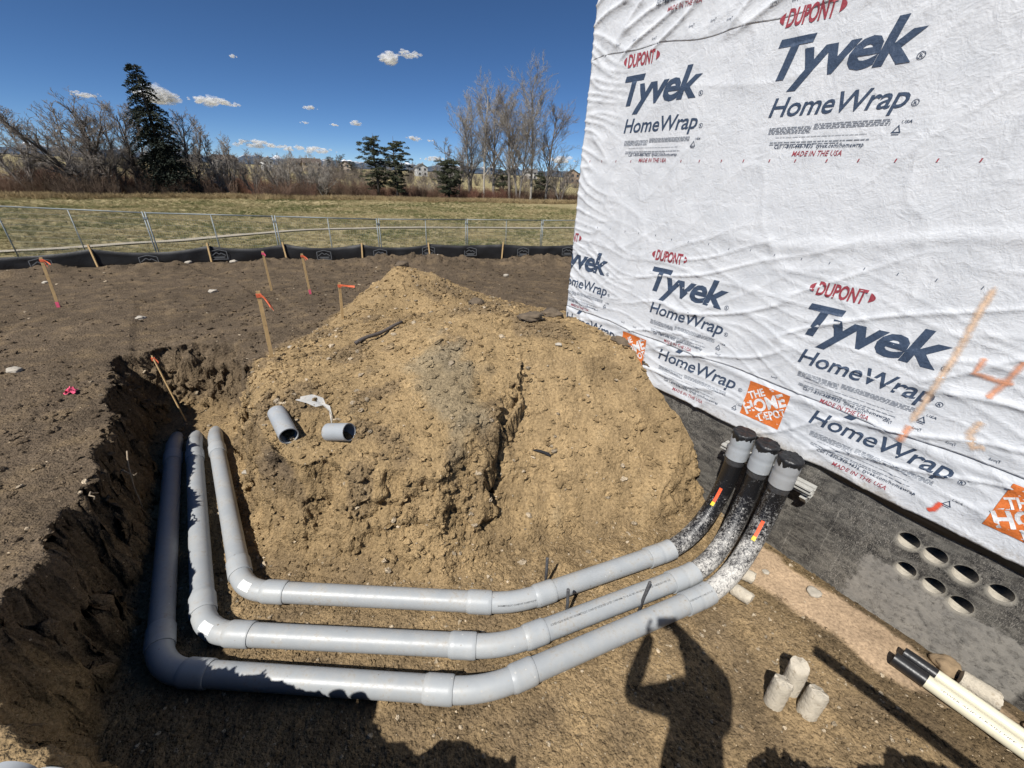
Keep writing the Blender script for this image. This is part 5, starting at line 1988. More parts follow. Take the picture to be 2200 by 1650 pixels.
# ------------------------------------------------------------------ field, path, far land
def field_z(x, y):
    r = np.hypot(x, y)
    base = np.interp(r, [0, 20, 45, 58, 75, 100, 150, 260, 420, 900, 2500, 9000, 16000], [0.27, 0.27, 0.25, 0.25, -0.8, -1.6, -1.2, 0.4, 1.5, 2.6, 5, 12, 20])
    base = base - 0.012 * np.clip(x + 8, 0, 20) * sstep(60, 30, r)
    base = base + 0.05 * fbm2(x * 0.15, y * 0.15, 3, 501) * sstep(10, 20, r)
    base = base + 0.16 * np.exp(-((edge_sd(x, y) + 1.5) / 2.2) ** 2)
    base = base + sstep(120, 400, r) * 1.5 * n2(x * 0.006, y * 0.006, 505)
    sd = (y - silt_y(x)) * 0.88
    return np.where(r < 200, base - (1 - sstep(-0.1, 0.45, sd)) * 2.0, base)


EDGE = np.array([(-120, -20.0), (-38.2, 32.0), (-33.5, 34.6), (-30.3, 39.9), (-23.1, 42.2), (-15.7, 47.0), (-6.1, 50.2), (6.7, 56.2), (120, 95)])


def edge_sd(x, y):
    return (y - np.interp(x, EDGE[:, 0], EDGE[:, 1])) * 0.85


ang = np.concatenate([np.arange(-62, 16, 0.5), np.arange(16, 298, 6.0)])
rr = np.concatenate([np.arange(8, 24, 0.25), np.arange(24, 64, 0.8), np.geomspace(64, 18000, 60)])
A_, R_ = np.meshgrid(np.radians(np.append(ang, 298.0)), rr)
FX, FY = R_ * np.sin(A_), R_ * np.cos(A_)
FZ = field_z(FX, FY)


def field_material():
    m, nt, bs, out = new_mat('mown_grass')
    geo = N(nt, 'ShaderNodeNewGeometry')

    def noise(scale, detail=5.0, rough=0.6):
        n = N(nt, 'ShaderNodeTexNoise', Scale=scale, Detail=detail, Roughness=rough)
        L(nt, geo.outputs['Position'], n.inputs['Vector'])
        return n.outputs[0]
    f = MATH(nt, 'ADD', MATH(nt, 'MULTIPLY', noise(0.35, 4), 0.55), MATH(nt, 'MULTIPLY', noise(3.0, 6, 0.75), 0.5))
    col = RAMP(nt, f, [(0.36, (0.150, 0.145, 0.062)), (0.48, (0.265, 0.225, 0.115)), (0.64, (0.41, 0.335, 0.19))])
    col = MIX(nt, 1.0, col, RAMP(nt, noise(22.0, 3, 0.8), [(0.3, 0.55), (0.7, 1.35)]), 'MULTIPLY')
    L(nt, col, bs.inputs['Base Color'])
    bs.inputs['Roughness'].default_value = 0.95
    bs.inputs['Specular IOR Level'].default_value = 0.1
    b = N(nt, 'ShaderNodeBump', Strength=1.0, Distance=0.06)
    L(nt, noise(14.0, 6, 0.8), b.inputs['Height'])
    L(nt, b.outputs[0], bs.inputs['Normal'])
    return m


field = link('grass_field', grid_mesh('grass_field', FX, FY, FZ), field_material())
for p in field.data.polygons[:1]:
    pass
field.data.flip_normals()
tag(field, 'mown tan and green grass field beyond the fences', kind='structure')


def fz(x, y):
    return float(field_z(np.array([float(x)]), np.array([float(y)]))[0])


pp = [(-30, 8.0), (-22.0, 11.0), (-17.5, 13.9), (-15.1, 16.7), (-11.8, 21.3), (-7.5, 24.6), (-3.3, 26.7), (3.8, 30.2), (14, 34.5), (40, 44)]
vs, fs = [], []
Q = []
for i in range(len(pp) - 1):
    p0, p1, p2, p3 = (Vector(pp[max(i - 1, 0)]), Vector(pp[i]), Vector(pp[i + 1]), Vector(pp[min(i + 2, len(pp) - 1)]))
    for k in range(10):
        t = k / 10
        Q.append(0.5 * ((2 * p1) + (p2 - p0) * t + (2 * p0 - 5 * p1 + 4 * p2 - p3) * t * t + (3 * p1 - p0 - 3 * p2 + p3) * t ** 3))
for i, q in enumerate(Q):
    t = (Q[min(i + 1, len(Q) - 1)] - Q[max(i - 1, 0)]).normalized()
    s = Vector((-t.y, t.x))
    for k in range(5):
        p = q + s * (k / 4 - 0.5) * 0.55
        vs.append((p.x, p.y, fz(p.x, p.y) + 0.05))
fs = [(i * 5 + k, i * 5 + k + 1, (i + 1) * 5 + k + 1, (i + 1) * 5 + k) for i in range(len(Q) - 1) for k in range(4)]
o = mesh_obj('footpath', vs, fs, plain('path_gravel', (0.34, 0.30, 0.23), 0.9, 0.12, 3, 0.4))
tag(o, 'narrow pale path curving across the grass field', kind='structure')

# mountains and foothills ------------------------------------------------------
def ridge(name, dist, az0, az1, n, prof, mat, seed, depth, label):
    a = np.radians(np.linspace(az0, az1, n))
    t = np.linspace(0, 1, 14)
    AA, TT = np.meshgrid(a, t)
    hgt = prof(AA) * dist
    crest = np.sin(np.pi * TT) ** 0.8
    rd = dist + (TT - 0.5) * depth
    nz_ = 1 + 0.55 * fbm2(AA * 40, TT * 3, 4, seed)
    Z = 20 + hgt * crest * nz_
    X, Y = rd * np.sin(AA), rd * np.cos(AA)
    o = link(name, grid_mesh(name, X, Y, Z), mat)
    o.data.flip_normals()
    return tag(o, label, kind='structure')


def mountain_mat(name, snow):
    m, nt, bs, out = new_mat(name)
    geo = N(nt, 'ShaderNodeNewGeometry')
    sx = N(nt, 'ShaderNodeSeparateXYZ')
    L(nt, geo.outputs['Position'], sx.inputs[0])
    n1 = N(nt, 'ShaderNodeTexNoise', Scale=0.0016, Detail=7.0, Roughness=0.7)
    L(nt, geo.outputs['Position'], n1.inputs['Vector'])
    hazy_forest = RAMP(nt, n1.outputs[0], [(0.3, (0.045, 0.065, 0.095)), (0.7, (0.085, 0.11, 0.145))])  # distance haze painted in as a blue tree colour
    if snow:
        f = MATH(nt, 'ADD', MATH(nt, 'MULTIPLY', sx.outputs[2], 0.0016), MATH(nt, 'MULTIPLY', n1.outputs[0], 1.1))
        col = MIX(nt, RAMP(nt, f, [(0.86, 0.0), (1.0, 1.0)]), hazy_forest, (0.72, 0.74, 0.78))
    else:
        col = hazy_forest
    L(nt, col, bs.inputs['Base Color'])
    bs.inputs['Roughness'].default_value = 1.0
    bs.inputs['Specular IOR Level'].default_value = 0.0
    return m


ridge('mountains', 15000, -62, 25, 500, lambda a: 0.0110 + 0.003 * n2(a * 9, a * 0, 601) + 0.003 * n2(a * 31, a * 0 + 4, 602), mountain_mat('snowy_mountain', True), 611, 5000, 'distant snow-topped mountains along the horizon')
ridge('foothills', 8500, -62, 25, 400, lambda a: 0.0080 + 0.0035 * n2(a * 7 + 3, a * 0, 603), mountain_mat('haze_blue_foothill', False), 621, 3000, 'low wooded foothills painted haze blue below the snowy mountains')

# clouds -------------------------------------------------------------------------
def cloud_material():
    """thin vapour: each puff is mostly see-through, edges thinnest"""
    m, nt, bs, out = new_mat('cloud_white')
    lw = N(nt, 'ShaderNodeLayerWeight', Blend=0.5)
    core = MATH(nt, 'SUBTRACT', 1.0, lw.outputs['Facing'])
    al = MATH(nt, 'MULTIPLY', MATH(nt, 'POWER', core, 1.8), 0.50)
    nt.nodes.remove(bs)
    df = N(nt, 'ShaderNodeBsdfDiffuse', Color=(1.0, 1.0, 1.0, 1))
    tl = N(nt, 'ShaderNodeBsdfTranslucent', Color=(1.0, 1.0, 1.0, 1))
    mx = N(nt, 'ShaderNodeMixShader', Fac=0.45)
    L(nt, df.outputs[0], mx.inputs[1])
    L(nt, tl.outputs[0], mx.inputs[2])
    tr = N(nt, 'ShaderNodeBsdfTransparent')
    m2 = N(nt, 'ShaderNodeMixShader')
    L(nt, al, m2.inputs[0])
    L(nt, tr.outputs[0], m2.inputs[1])
    L(nt, mx.outputs[0], m2.inputs[2])
    L(nt, m2.outputs[0], out.inputs[0])
    return m


M_CLOUD = cloud_material()


def cloud(az_, el_, w, h, label, seed, k=16, dist=2600.0):
    r_ = random.Random(seed)
    bm = bmesh.new()
    bmesh.ops.create_icosphere(bm, subdivisions=3, radius=1.0)
    bv = np.array([v.co[:] for v in bm.verts])
    bf = [[v.index for v in f.verts] for f in bm.faces]
    bm.free()
    W_, H_ = w * dist, h * dist
    vs, fs = [], []
    for q in range(int(k * 1.8)):
        t = max(-1, min(1, r_.gauss(0, 0.45)))
        s = (1 - 0.6 * abs(t)) * r_.uniform(0.25, 0.85)
        c = np.array((t * W_, r_.uniform(-0.3, 0.3) * W_, H_ * (r_.uniform(-0.35, 0.75) * (1 - 0.6 * abs(t)))))
        d = 1 + 0.5 * n3(bv[:, 0] * 1.7 + seed + q, bv[:, 1] * 1.7, bv[:, 2] * 1.7, 5)
        p = bv * d[:, None] * np.array([1.25, 1.0, 0.62]) * H_ * s + c
        fs += [[i + len(vs) for i in f] for f in bf]
        vs += p.tolist()
    o = mesh_obj('cloud', vs, fs, M_CLOUD, smooth=True, loc=(dist * math.sin(az_) * math.cos(el_), dist * math.cos(az_) * math.cos(el_), EYE + dist * math.sin(el_)))
    o.rotation_euler = (0, 0, -az_)
    return tag(o, label, 'cloud', 'small fair weather clouds')


for i, (a, e, w, h, k, lab) in enumerate((
        (-0.262, 0.186, 0.018, 0.013, 12, 'brighter lower lump of the highest wispy cloud'),
        (-0.225, 0.197, 0.034, 0.008, 14, 'thin streak at the right end of the highest wispy cloud'),
        (-0.569, 0.0945, 0.036, 0.011, 26, 'flat-based white cloud right of the dark spruce'),
        (-0.648, 0.093, 0.028, 0.018, 20, 'white cloud half hidden behind the dark spruce'),
        (-0.526, 0.163, 0.006, 0.003, 6, 'tiny lone wisp of cloud above the spruce'),
        (-0.417, 0.099, 0.014, 0.005, 10, 'faint small cloud above the distant houses'),
        (-0.430, 0.075, 0.009, 0.003, 7, 'faintest small cloud low above the distant houses'),
        (-0.378, 0.0755, 0.008, 0.004, 8, 'left puff of a pair of tiny clouds left of the twin junipers'),
        (-0.338, 0.080, 0.012, 0.006, 12, 'right brighter puff of a pair of tiny clouds above the junipers'),
        (-0.225, 0.061, 0.016, 0.006, 14, 'small bright cloud just right of the twin junipers'),
        (-0.193, 0.0585, 0.009, 0.003, 8, 'small faint cloud trailing right of the bright one by the junipers'),
        (-0.520, 0.034, 0.050, 0.009, 26, 'left part of the white cloud bank low over the mountains'),
        (-0.435, 0.030, 0.060, 0.008, 26, 'right part of the white cloud bank low over the mountains'),
        (-0.185, 0.025, 0.030, 0.006, 16, 'low white cloud bank behind the small juniper'),
        (0.085, 0.033, 0.030, 0.011, 18, 'low white cloud beside the corner of the wrapped building'),
        (-0.735, 0.086, 0.020, 0.006, 10, 'faint cloud behind the bare trees at the left'))):
    cloud(a, e, w, h, lab, 31 + i * 7, k)

# ------------------------------------------------------------------ fences
M_GALV = plain('galvanised_tube', (0.22, 0.245, 0.25), 0.55, 0.1, 10, 0.0, 40, 0.3)
joints = []
for (x, y, zt) in ((-14.9, 12.2, 1.93), (-10.55, 12.13, 1.92), (-7.35, 12.95, 1.88), (-4.55, 13.95, 1.82), (-1.95, 16.2, 1.71), (0.98, 17.95, 1.64), (3.9, 19.6, 1.60)):
    joints.append((x, y, zt))


def fence_panel(a, b, label):
    A = Vector(a)
    B = Vector(b)
    t = Vector((B.x - A.x, B.y - A.y, 0))
    ln = t.length
    t.normalize()
    A0 = A + t * 0.035
    B0 = B - t * 0.035
    root_ = empty('fence_panel', (A.x, A.y, 0))
    tag(root_, label, 'fence panel', 'temporary wire fence panels')
    inv_ = Matrix.Translation((-A.x, -A.y, 0))

    def zb(p):
        return fz(p.x, p.y) + 0.06

    def done(mb, name, smooth=True):
        o = mb.build(name, M_GALV, root_, smooth)
        o.matrix_parent_inverse = inv_
        return o
    done(MB().tube([(A0.x, A0.y, A0.z), (B0.x, B0.y, B0.z)], 0.017, 8), 'top_rail')
    done(MB().tube([(A0.x, A0.y, zb(A0)), (B0.x, B0.y, zb(B0))], 0.021, 8), 'bottom_rail')
    for p in (A0, B0):
        done(MB().tube([(p.x, p.y, zb(p) - 0.05), (p.x, p.y, p.z + 0.03)], 0.018, 8), 'post')
    m = A0.lerp(B0, 0.5)
    done(MB().tube([(m.x, m.y, zb(m)), (m.x, m.y, m.z)], 0.014, 8), 'mid_post')
    done(MB().box((A.x, A.y, A.z - 0.14), (0.10, 0.05, 0.05), Matrix.Rotation(math.atan2(t.y, t.x), 3, 'Z')), 'clamp', False)
    w = MB()
    n = int(ln / 0.06)
    for k in range(1, n):
        p = A0.lerp(B0, k / n)
        w.tube([(p.x, p.y, zb(p)), (p.x, p.y, p.z)], 0.0022, 3, False)
    for k in range(1, 10):
        q = k / 10
        w.tube([(A0.x, A0.y, zb(A0) + (A0.z - zb(A0)) * q), (B0.x, B0.y, zb(B0) + (B0.z - zb(B0)) * q)], 0.0022, 3, False)
    o = done(w, 'wire_mesh', False)
    o['kind'] = 'stuff'


for i, lab in enumerate(('wire fence panel at the left edge of the picture', 'wire fence panel second from the left', 'wire fence panel third from the left, before the distant houses',
                         'wire fence panel in front of the twin junipers', 'wire fence panel in front of the tall bare trees', 'wire fence panel half hidden by the wrapped building')):
    fence_panel(joints[i], joints[i + 1], lab)

# silt fence: black fabric on stakes with printed emblems
sil = empty('silt_fence', (-4.5, 13.5, 0.6))
tag(sil, 'black silt fence fabric sagging between wooden stakes along the grass edge', 'silt fence')
sinv = Matrix.Translation((4.5, -13.5, -0.6))
M_SILT = plain('black_geotextile', (0.010, 0.010, 0.011), 0.6, 0.3, 5, 0.5, 25)
SX = [-19.0, -16.2, -13.6, -10.95, -8.75, -7.02, -4.95, -2.90, -0.55, 2.2, 4.6]
xs_f = np.arange(-19, 4.7, 0.06)
ys_f = np.interp(xs_f, SILT[:, 0], SILT[:, 1]) - 0.03 + 0.05 * n2(xs_f * 1.2, xs_f * 0, 701)
sag = np.zeros_like(xs_f)
for a, b in zip(SX[:-1], SX[1:]):
    m = (xs_f >= a) & (xs_f < b)
    q = (xs_f[m] - a) / (b - a)
    sag[m] = 4 * q * (1 - q) * (0.09 + 0.05 * math.sin(a * 5))
base_f = np.array([ground_z(x, y - 0.15) for x, y in zip(xs_f, ys_f)])
base_f = np.convolve(np.pad(base_f, 15, 'edge'), np.ones(31) / 31, 'valid')
ztop = np.interp(xs_f, [-19, -12.6, -7, -2, 2, 5], [1.17, 1.16, 1.15, 1.12, 1.13, 1.13]) - sag
rows = 7
X = np.stack([xs_f + 0.02 * n2(xs_f * 3, xs_f * 0 + k, 705) for k in range(rows)])
Y = np.stack([ys_f + (0.10 * (1 - k / (rows - 1)) ** 2 - 0.05) + 0.03 * n2(xs_f * 2.5, xs_f * 0 + k * 0.6, 706) for k in range(rows)])
Z = np.stack([base_f - 0.25 + (ztop - base_f + 0.25) * k / (rows - 1) for k in range(rows)])
fab = link('fabric', grid_mesh('fabric', X, Y, Z), M_SILT, sil)
fab.matrix_parent_inverse = sinv
fab.modifiers.new('thickness', 'SOLIDIFY').thickness = 0.004
M_EMB = plain('grey_emblem', (0.13, 0.135, 0.14), 0.6, 0.25, 60)
for i, x in enumerate(SX):
    y = float(silt_y(x)) - 0.10
    z = ground_z(x, y)
    mb = MB()
    hgt = (1.22 + 0.05 * math.sin(i * 7)) - z + 0.1
    le = 0.05 * math.sin(i * 3.3)
    vs = []
    for q in (0, 1):
        for (a, b) in ((-0.022, -0.014), (0.022, -0.014), (0.022, 0.014), (-0.022, 0.014)):
            vs.append((x + a + le * q, y + b, z - 0.1 + hgt * q))
    mb.add(vs, [(3, 2, 1, 0), (4, 5, 6, 7), (0, 1, 5, 4), (1, 2, 6, 5), (2, 3, 7, 6), (3, 0, 4, 7)])
    o = mb.build('stake', M_WOOD, sil)
    o.matrix_parent_inverse = sinv


def emblem(x):
    """printed badge: frame with a mountain outline, laid on the fabric"""
    y = float(np.interp(x, xs_f, ys_f)) - 0.075
    t = Vector((1, float(silt_y(x + 0.2) - silt_y(x - 0.2)) / 0.4, 0)).normalized()
    zc = float(np.interp(x, xs_f, ztop)) - 0.20
    w, h = 0.40, 0.27
    strokes = [[(-w / 2, -h / 2), (-w / 2, h * 0.30)], [(-w / 2, h * 0.30), (0, h / 2)], [(0, h / 2), (w / 2, h * 0.30)], [(w / 2, h * 0.30), (w / 2, -h / 2)], [(w / 2, -h / 2), (-w / 2, -h / 2)],
               [(-w * 0.42, -h * 0.12), (-w * 0.12, h * 0.22)], [(-w * 0.12, h * 0.22), (0.02, h * 0.02)], [(0.02, h * 0.02), (w * 0.16, h * 0.15)], [(w * 0.16, h * 0.15), (w * 0.42, -h * 0.12)],
               [(-w * 0.36, -h * 0.26), (w * 0.36, -h * 0.26)], [(-w * 0.30, -h * 0.36), (w * 0.30, -h * 0.36)]]
    mb = MB()
    for a, b in strokes:
        d = Vector((b[0] - a[0], b[1] - a[1]))
        n = Vector((-d.y, d.x)).normalized() * 0.009
        vs = []
        for p in (Vector(a) + n, Vector(a) - n, Vector(b) - n, Vector(b) + n):
            vs.append((x + t.x * p.x, y + t.y * p.x, zc + p.y))
        mb.add(vs, [(0, 1, 2, 3)])
    o = mb.build('emblem', M_EMB, fab)
    return o


for x in (-11.85, -10.0, -8.55, -6.0, -4.4, -2.95, -1.6, 0.2, 1.8):
    emblem(x)

# ------------------------------------------------------------------ trees
def grow(seed, height, style):
    """returns trunk and twig polylines with radii for a leafless tree"""
    r_ = random.Random(seed)
    wood, twigs = [], []

    def branch(p, d, length, rad0, level):
        n = 6 if level == 0 else (5 if level == 1 else (4 if level == 2 else 3))
        pts, rads = [p.copy()], [rad0]
        q = p.copy()
        dd = d.copy()
        wob = style['wob'] * (0.6 if level == 0 else 1)
        for i in range(n):
            dd = (dd + Vector((r_.gauss(0, wob), r_.gauss(0, wob), r_.gauss(0, wob * 0.5) + style['up'] * (0.4 if level else 0.1)))).normalized()
            q = q + dd * (length / n)
            pts.append(q.copy())
            rads.append(rad0 * (1 - (i + 1) / n * (0.72 if level < 3 else 0.5)))
        (wood if level <= 1 else twigs).append((pts, rads, 7 if level == 0 else (5 if level == 1 else 3)))
        if level >= style['levels']:
            return
        k = style['kids'][level]
        for j in range(k):
            f = style['first'][level] + (1 - style['first'][level]) * (j + r_.random()) / k
            x = f * n
            i = min(int(x), n - 1)
            pos = pts[i].lerp(pts[i + 1], x - i)
            tdir = (pts[i + 1] - pts[i]).normalized()
            side = Vector((r_.gauss(0, 1), r_.gauss(0, 1), r_.gauss(0, 0.3)))
            side = (side - tdir * side.dot(tdir)).normalized()
            a = rad(r_.uniform(*style['angle']))
            nd = (tdir * math.cos(a) + side * math.sin(a)).normalized()
            ln = length * style['len'][level] * r_.uniform(0.6, 1.15) * (1 - 0.45 * f if level == 0 else 1)
            branch(pos, nd, ln, max(style['min'], rads[i] * r_.uniform(0.45, 0.7)), level + 1)
    for s in range(style['stems']):
        a = 2 * math.pi * s / style['stems'] + r_.random()
        tilt = style['tilt'] * r_.uniform(0.5, 1.2)
        d = Vector((math.cos(a) * tilt, math.sin(a) * tilt, 1)).normalized()
        branch(Vector((math.cos(a) * 0.1, math.sin(a) * 0.1, -0.2)), d, height * r_.uniform(0.82, 1.0), style['r'] * r_.uniform(0.75, 1.1), 0)
    return wood, twigs


COTTON = dict(stems=1, tilt=0.05, wob=0.05, up=0.16, levels=4, kids=(18, 8, 6, 4), first=(0.22, 0.15, 0.15, 0.2), angle=(22, 48), len=(0.42, 0.45, 0.5, 0.6), r=0.17, min=0.010)
WILLOW = dict(stems=5, tilt=0.55, wob=0.13, up=0.07, levels=4, kids=(10, 8, 6, 3), first=(0.2, 0.15, 0.15, 0.2), angle=(22, 60), len=(0.42, 0.48, 0.5, 0.55), r=0.18, min=0.011)
SCRUB = dict(stems=3, tilt=0.25, wob=0.10, up=0.12, levels=4, kids=(11, 8, 5, 3), first=(0.15, 0.12, 0.15, 0.2), angle=(20, 50), len=(0.42, 0.45, 0.5, 0.55), r=0.10, min=0.011)
M_BARK = plain('grey_bark', (0.21, 0.185, 0.16), 0.95, 0.3, 2, 0.5, 15)
M_PALEBARK = plain('pale_bark', (0.40, 0.36, 0.30), 0.95, 0.25, 2, 0.5, 15)
M_DARKBARK = plain('dark_bark', (0.085, 0.070, 0.058), 0.95, 0.3, 2, 0.5, 15)
M_TWIG = plain('grey_twigs', (0.24, 0.21, 0.18), 0.95, 0.25, 1.5)
M_TWIGP = plain('pale_twigs', (0.35, 0.315, 0.27), 0.95, 0.25, 1.5)


def tree_meshes(seed, height, style):
    wood, twigs = grow(seed, height, style)
    out = []
    for nm, lst in (('trunk', wood), ('crown', twigs)):
        mb = MB()
        for pts, rads, n in lst:
            mb.tube(pts, rads, n, False)
        me = bpy.data.meshes.new(nm)
        me.from_pydata(mb.v, [], mb.f)
        me.update()
        out.append(me)
    return out


TREES = {}
for key, seed, h, st, bark, twig in (('cottonA', 11, 13.0, COTTON, M_PALEBARK, M_TWIGP), ('cottonB', 23, 12.0, dict(COTTON, stems=2, tilt=0.10), M_BARK, M_TWIGP), ('cottonC', 37, 11.0, COTTON, M_BARK, M_TWIG),
                                     ('willow', 41, 6.3, WILLOW, M_DARKBARK, M_TWIG), ('leanA', 53, 7.2, dict(SCRUB, stems=2, r=0.13), M_DARKBARK, M_TWIG), ('scrubA', 67, 5.2, SCRUB, M_BARK, M_TWIG), ('scrubB', 71, 4.2, dict(SCRUB, stems=4, tilt=0.4), M_BARK, M_TWIGP)):
    a, b = tree_meshes(seed, h, st)
    for me, mt in ((a, bark), (b, twig)):
        me.materials.append(mt)
        me.polygons.foreach_set('use_smooth', np.ones(len(me.polygons), dtype=bool))
    TREES[key] = (a, b)


def plant_tree(key, x, y, s, rot, label, group, name='bare_tree', cat='tree', z=None, sz=None):
    r0 = empty(name, (x, y, fz(x, y) - 0.05 if z is None else z), rot)
    r0.scale = (s, s, sz or s * (0.93 if key.startswith('cotton') else 1.0))
    tag(r0, label, cat, group)
    for me, nm in zip(TREES[key], ('trunk', 'crown')):
        o = bpy.data.objects.new(nm, me)
        COL.objects.link(o)
        o.parent = r0
    return r0


G1 = 'leafless trees at the far edge of the field'
plant_tree('willow', -36.6, 37.6, 1.12, 0.4, 'dark bare tree with wide forking limbs at the left edge of the field', G1)
plant_tree('leanA', -35.0, 38.2, 1.0, 1.1, 'bare tree just right of the wide forking one', G1)
plant_tree('leanA', -34.6, 39.5, 0.95, 3.0, 'slim bare tree midway between the forking tree and the spruce', G1)
plant_tree('leanA', -34.4, 41.0, 0.98, 4.4, 'bare tree closest to the left of the dark spruce', G1)
plant_tree('scrubA', -40.5, 36.5, 1.1, 2.0, 'low bare tree at the far left behind the thicket', G1)
plant_tree('leanA', -31.0, 42.8, 0.93, 5.2, 'grey bare tree just right of the dark spruce', G1)
plant_tree('scrubB', -29.6, 44.0, 1.0, 0.7, 'small pale bare tree second to the right of the spruce', G1)
plant_tree('scrubA', -27.5, 46.0, 0.8, 1.9, 'low bare tree left of the white distant house', G1)
plant_tree('scrubB', -26.0, 48.5, 0.95, 2.9, 'low bare tree in front of the white distant house', G1)
plant_tree('scrubB', -22.0, 50.0, 0.85, 4.1, 'low bare tree in front of the tan distant house', G1)
plant_tree('scrubA', -38.5, 39.5, 1.25, 5.0, 'bare tree at the far left, behind the wide forking one', G1)
plant_tree('scrubA', -33.2, 43.5, 1.3, 0.2, 'bare tree peeping out directly behind the spruce', G1)
plant_tree('scrubA', -29.9, 45.5, 1.1, 3.9, 'bare tree behind the grey one right of the spruce', G1)
plant_tree('scrubB', -24.2, 51.0, 1.0, 5.6, 'low bare tree right of the white distant house', G1)
plant_tree('scrubA', -10.5, 60.0, 0.8, 2.3, 'low bare tree between the junipers and the cottonwood group', G1)
plant_tree('cottonB', -6.7, 60.5, 0.93, 0.3, 'tall bare tree at the left of the cottonwood group', G1)
plant_tree('cottonA', -4.7, 58.8, 0.97, 1.3, 'tall pale bare tree second from the left in the cottonwood group', G1)
plant_tree('cottonC', -3.4, 59.8, 1.12, 2.6, 'tall bare tree third from the left in the cottonwood group', G1)
plant_tree('cottonC', -1.3, 58.8, 1.16, 3.7, 'dark bare tree in the middle of the cottonwood group', G1)
plant_tree('cottonB', -0.2, 57.6, 0.96, 5.1, 'forked bare tree right of the middle of the cottonwood group', G1)
plant_tree('cottonA', 1.4, 58.6, 1.04, 4.4, 'tallest pale bare tree in the cottonwood group', G1)
plant_tree('cottonC', 3.4, 59.0, 1.04, 0.9, 'bare tree at the right of the cottonwood group', G1)
plant_tree('scrubA', 5.3, 59.2, 1.0, 1.5, 'small dark bare tree beside the corner of the building', G1)
plant_tree('scrubA', -8.2, 58.4, 1.25, 3.3, 'lower bare tree left of the cottonwood group', G1)
for i, (x, y, k, s) in enumerate(((-112, 172, 'cottonA', 0.7), (-104, 180, 'cottonC', 0.75), (-97, 186, 'scrubA', 1.5), (-88, 190, 'cottonB', 0.7), (-80, 196, 'scrubA', 1.6), (-70, 200, 'cottonC', 0.6), (-60, 205, 'scrubB', 1.5),
                                  (-118, 165, 'scrubA', 1.7), (-50, 208, 'scrubA', 1.4), (-38, 212, 'scrubB', 1.6), (-27, 215, 'scrubA', 1.4), (-15, 218, 'scrubB', 1.4), (22, 215, 'scrubA', 1.4), (30, 212, 'scrubB', 1.3), (-128, 158, 'scrubB', 1.8), (-92, 150, 'scrubA', 1.1), (-84, 158, 'scrubB', 1.2))):
    plant_tree(k, x, y, s, i * 1.7, 'far leafless tree among the distant houses', 'far leafless trees among the houses')


# conifers
def leaf_material(name, c0, c1):
    m, nt, bs, out = new_mat(name)
    geo = N(nt, 'ShaderNodeNewGeometry')
    n1 = N(nt, 'ShaderNodeTexNoise', Scale=1.6, Detail=5.0, Roughness=0.7)
    L(nt, geo.outputs['Position'], n1.inputs['Vector'])
    L(nt, RAMP(nt, n1.outputs[0], [(0.3, c0), (0.7, c1)]), bs.inputs['Base Color'])
    bs.inputs['Roughness'].default_value = 0.8
    bs.inputs['Specular IOR Level'].default_value = 0.2
    return m


M_SPRUCE = leaf_material('spruce_needles', (0.014, 0.020, 0.014), (0.042, 0.050, 0.036))
M_JUN = leaf_material('juniper_leaves', (0.030, 0.038, 0.022), (0.085, 0.090, 0.052))


def spray_tris(mb, a, b, width, droop, n, r_, size):
    """needle tufts along a bough from a to b"""
    d = (b - a)
    for k in range(n):
        f = (k + r_.random()) / n
        w = width * (1 - 0.6 * f) * r_.uniform(0.2, 1)
        side = Vector((-d.y, d.x, 0))
        side = side.normalized() if side.length > 1e-6 else Vector((1, 0, 0))
        s = r_.choice((-1, 1))
        p = a + d * f + side * s * w * r_.random() + Vector((0, 0, -droop * f * f + r_.uniform(-0.5, 0.3) * size))
        t = (d.normalized() * r_.uniform(0.2, 1) + side * s * r_.uniform(0, 1) + Vector((0, 0, r_.uniform(-0.7, 0.3)))).normalized() * size * r_.uniform(0.6, 1.4)
        u_ = t.cross(Vector((r_.gauss(0, 1), r_.gauss(0, 1), r_.gauss(0, 1))))
        u_ = u_.normalized() * size * 0.28 if u_.length > 1e-6 else Vector((size * 0.28, 0, 0))
        mb.add([p - u_, p + t * 0.5 + u_ * 0.6, p + t, p + t * 0.4 - u_ * 1.2], [(0, 1, 2, 3)])


def spruce(x, y, h, label):
    r_ = random.Random(5)
    r0 = empty('spruce_tree', (x, y, fz(x, y)))
    tag(r0, label, 'tree')
    MB().tube([(0, 0, -0.2), (0.05, 0, h * 0.5), (0.12, 0, h * 0.98)], [0.22, 0.13, 0.02], 8).build('trunk', M_DARKBARK, r0, True)
    mb = MB()
    z = 0.5
    while z < h * 0.985:
        f = z / h
        rad_ = (1 - f) ** 0.72 * 0.29 * h * (0.86 + 0.14 * math.sin(z * 3))
        for k in range(9 if f < 0.7 else 6):
            a = r_.uniform(0, 6.283)
            l = rad_ * r_.uniform(0.62, 1.14) + 0.25
            s = Vector((math.cos(a) * 0.05, math.sin(a) * 0.05, z + r_.uniform(-0.1, 0.1)))
            e = s + Vector((math.cos(a) * l, math.sin(a) * l, 0.10 * l))
            spray_tris(mb, s, e, 0.32 * l + 0.12, 0.55 * l, int(16 + 34 * l), r_, 0.20)
        z += 0.27
    mb.build('crown', M_SPRUCE, r0)
    return r0


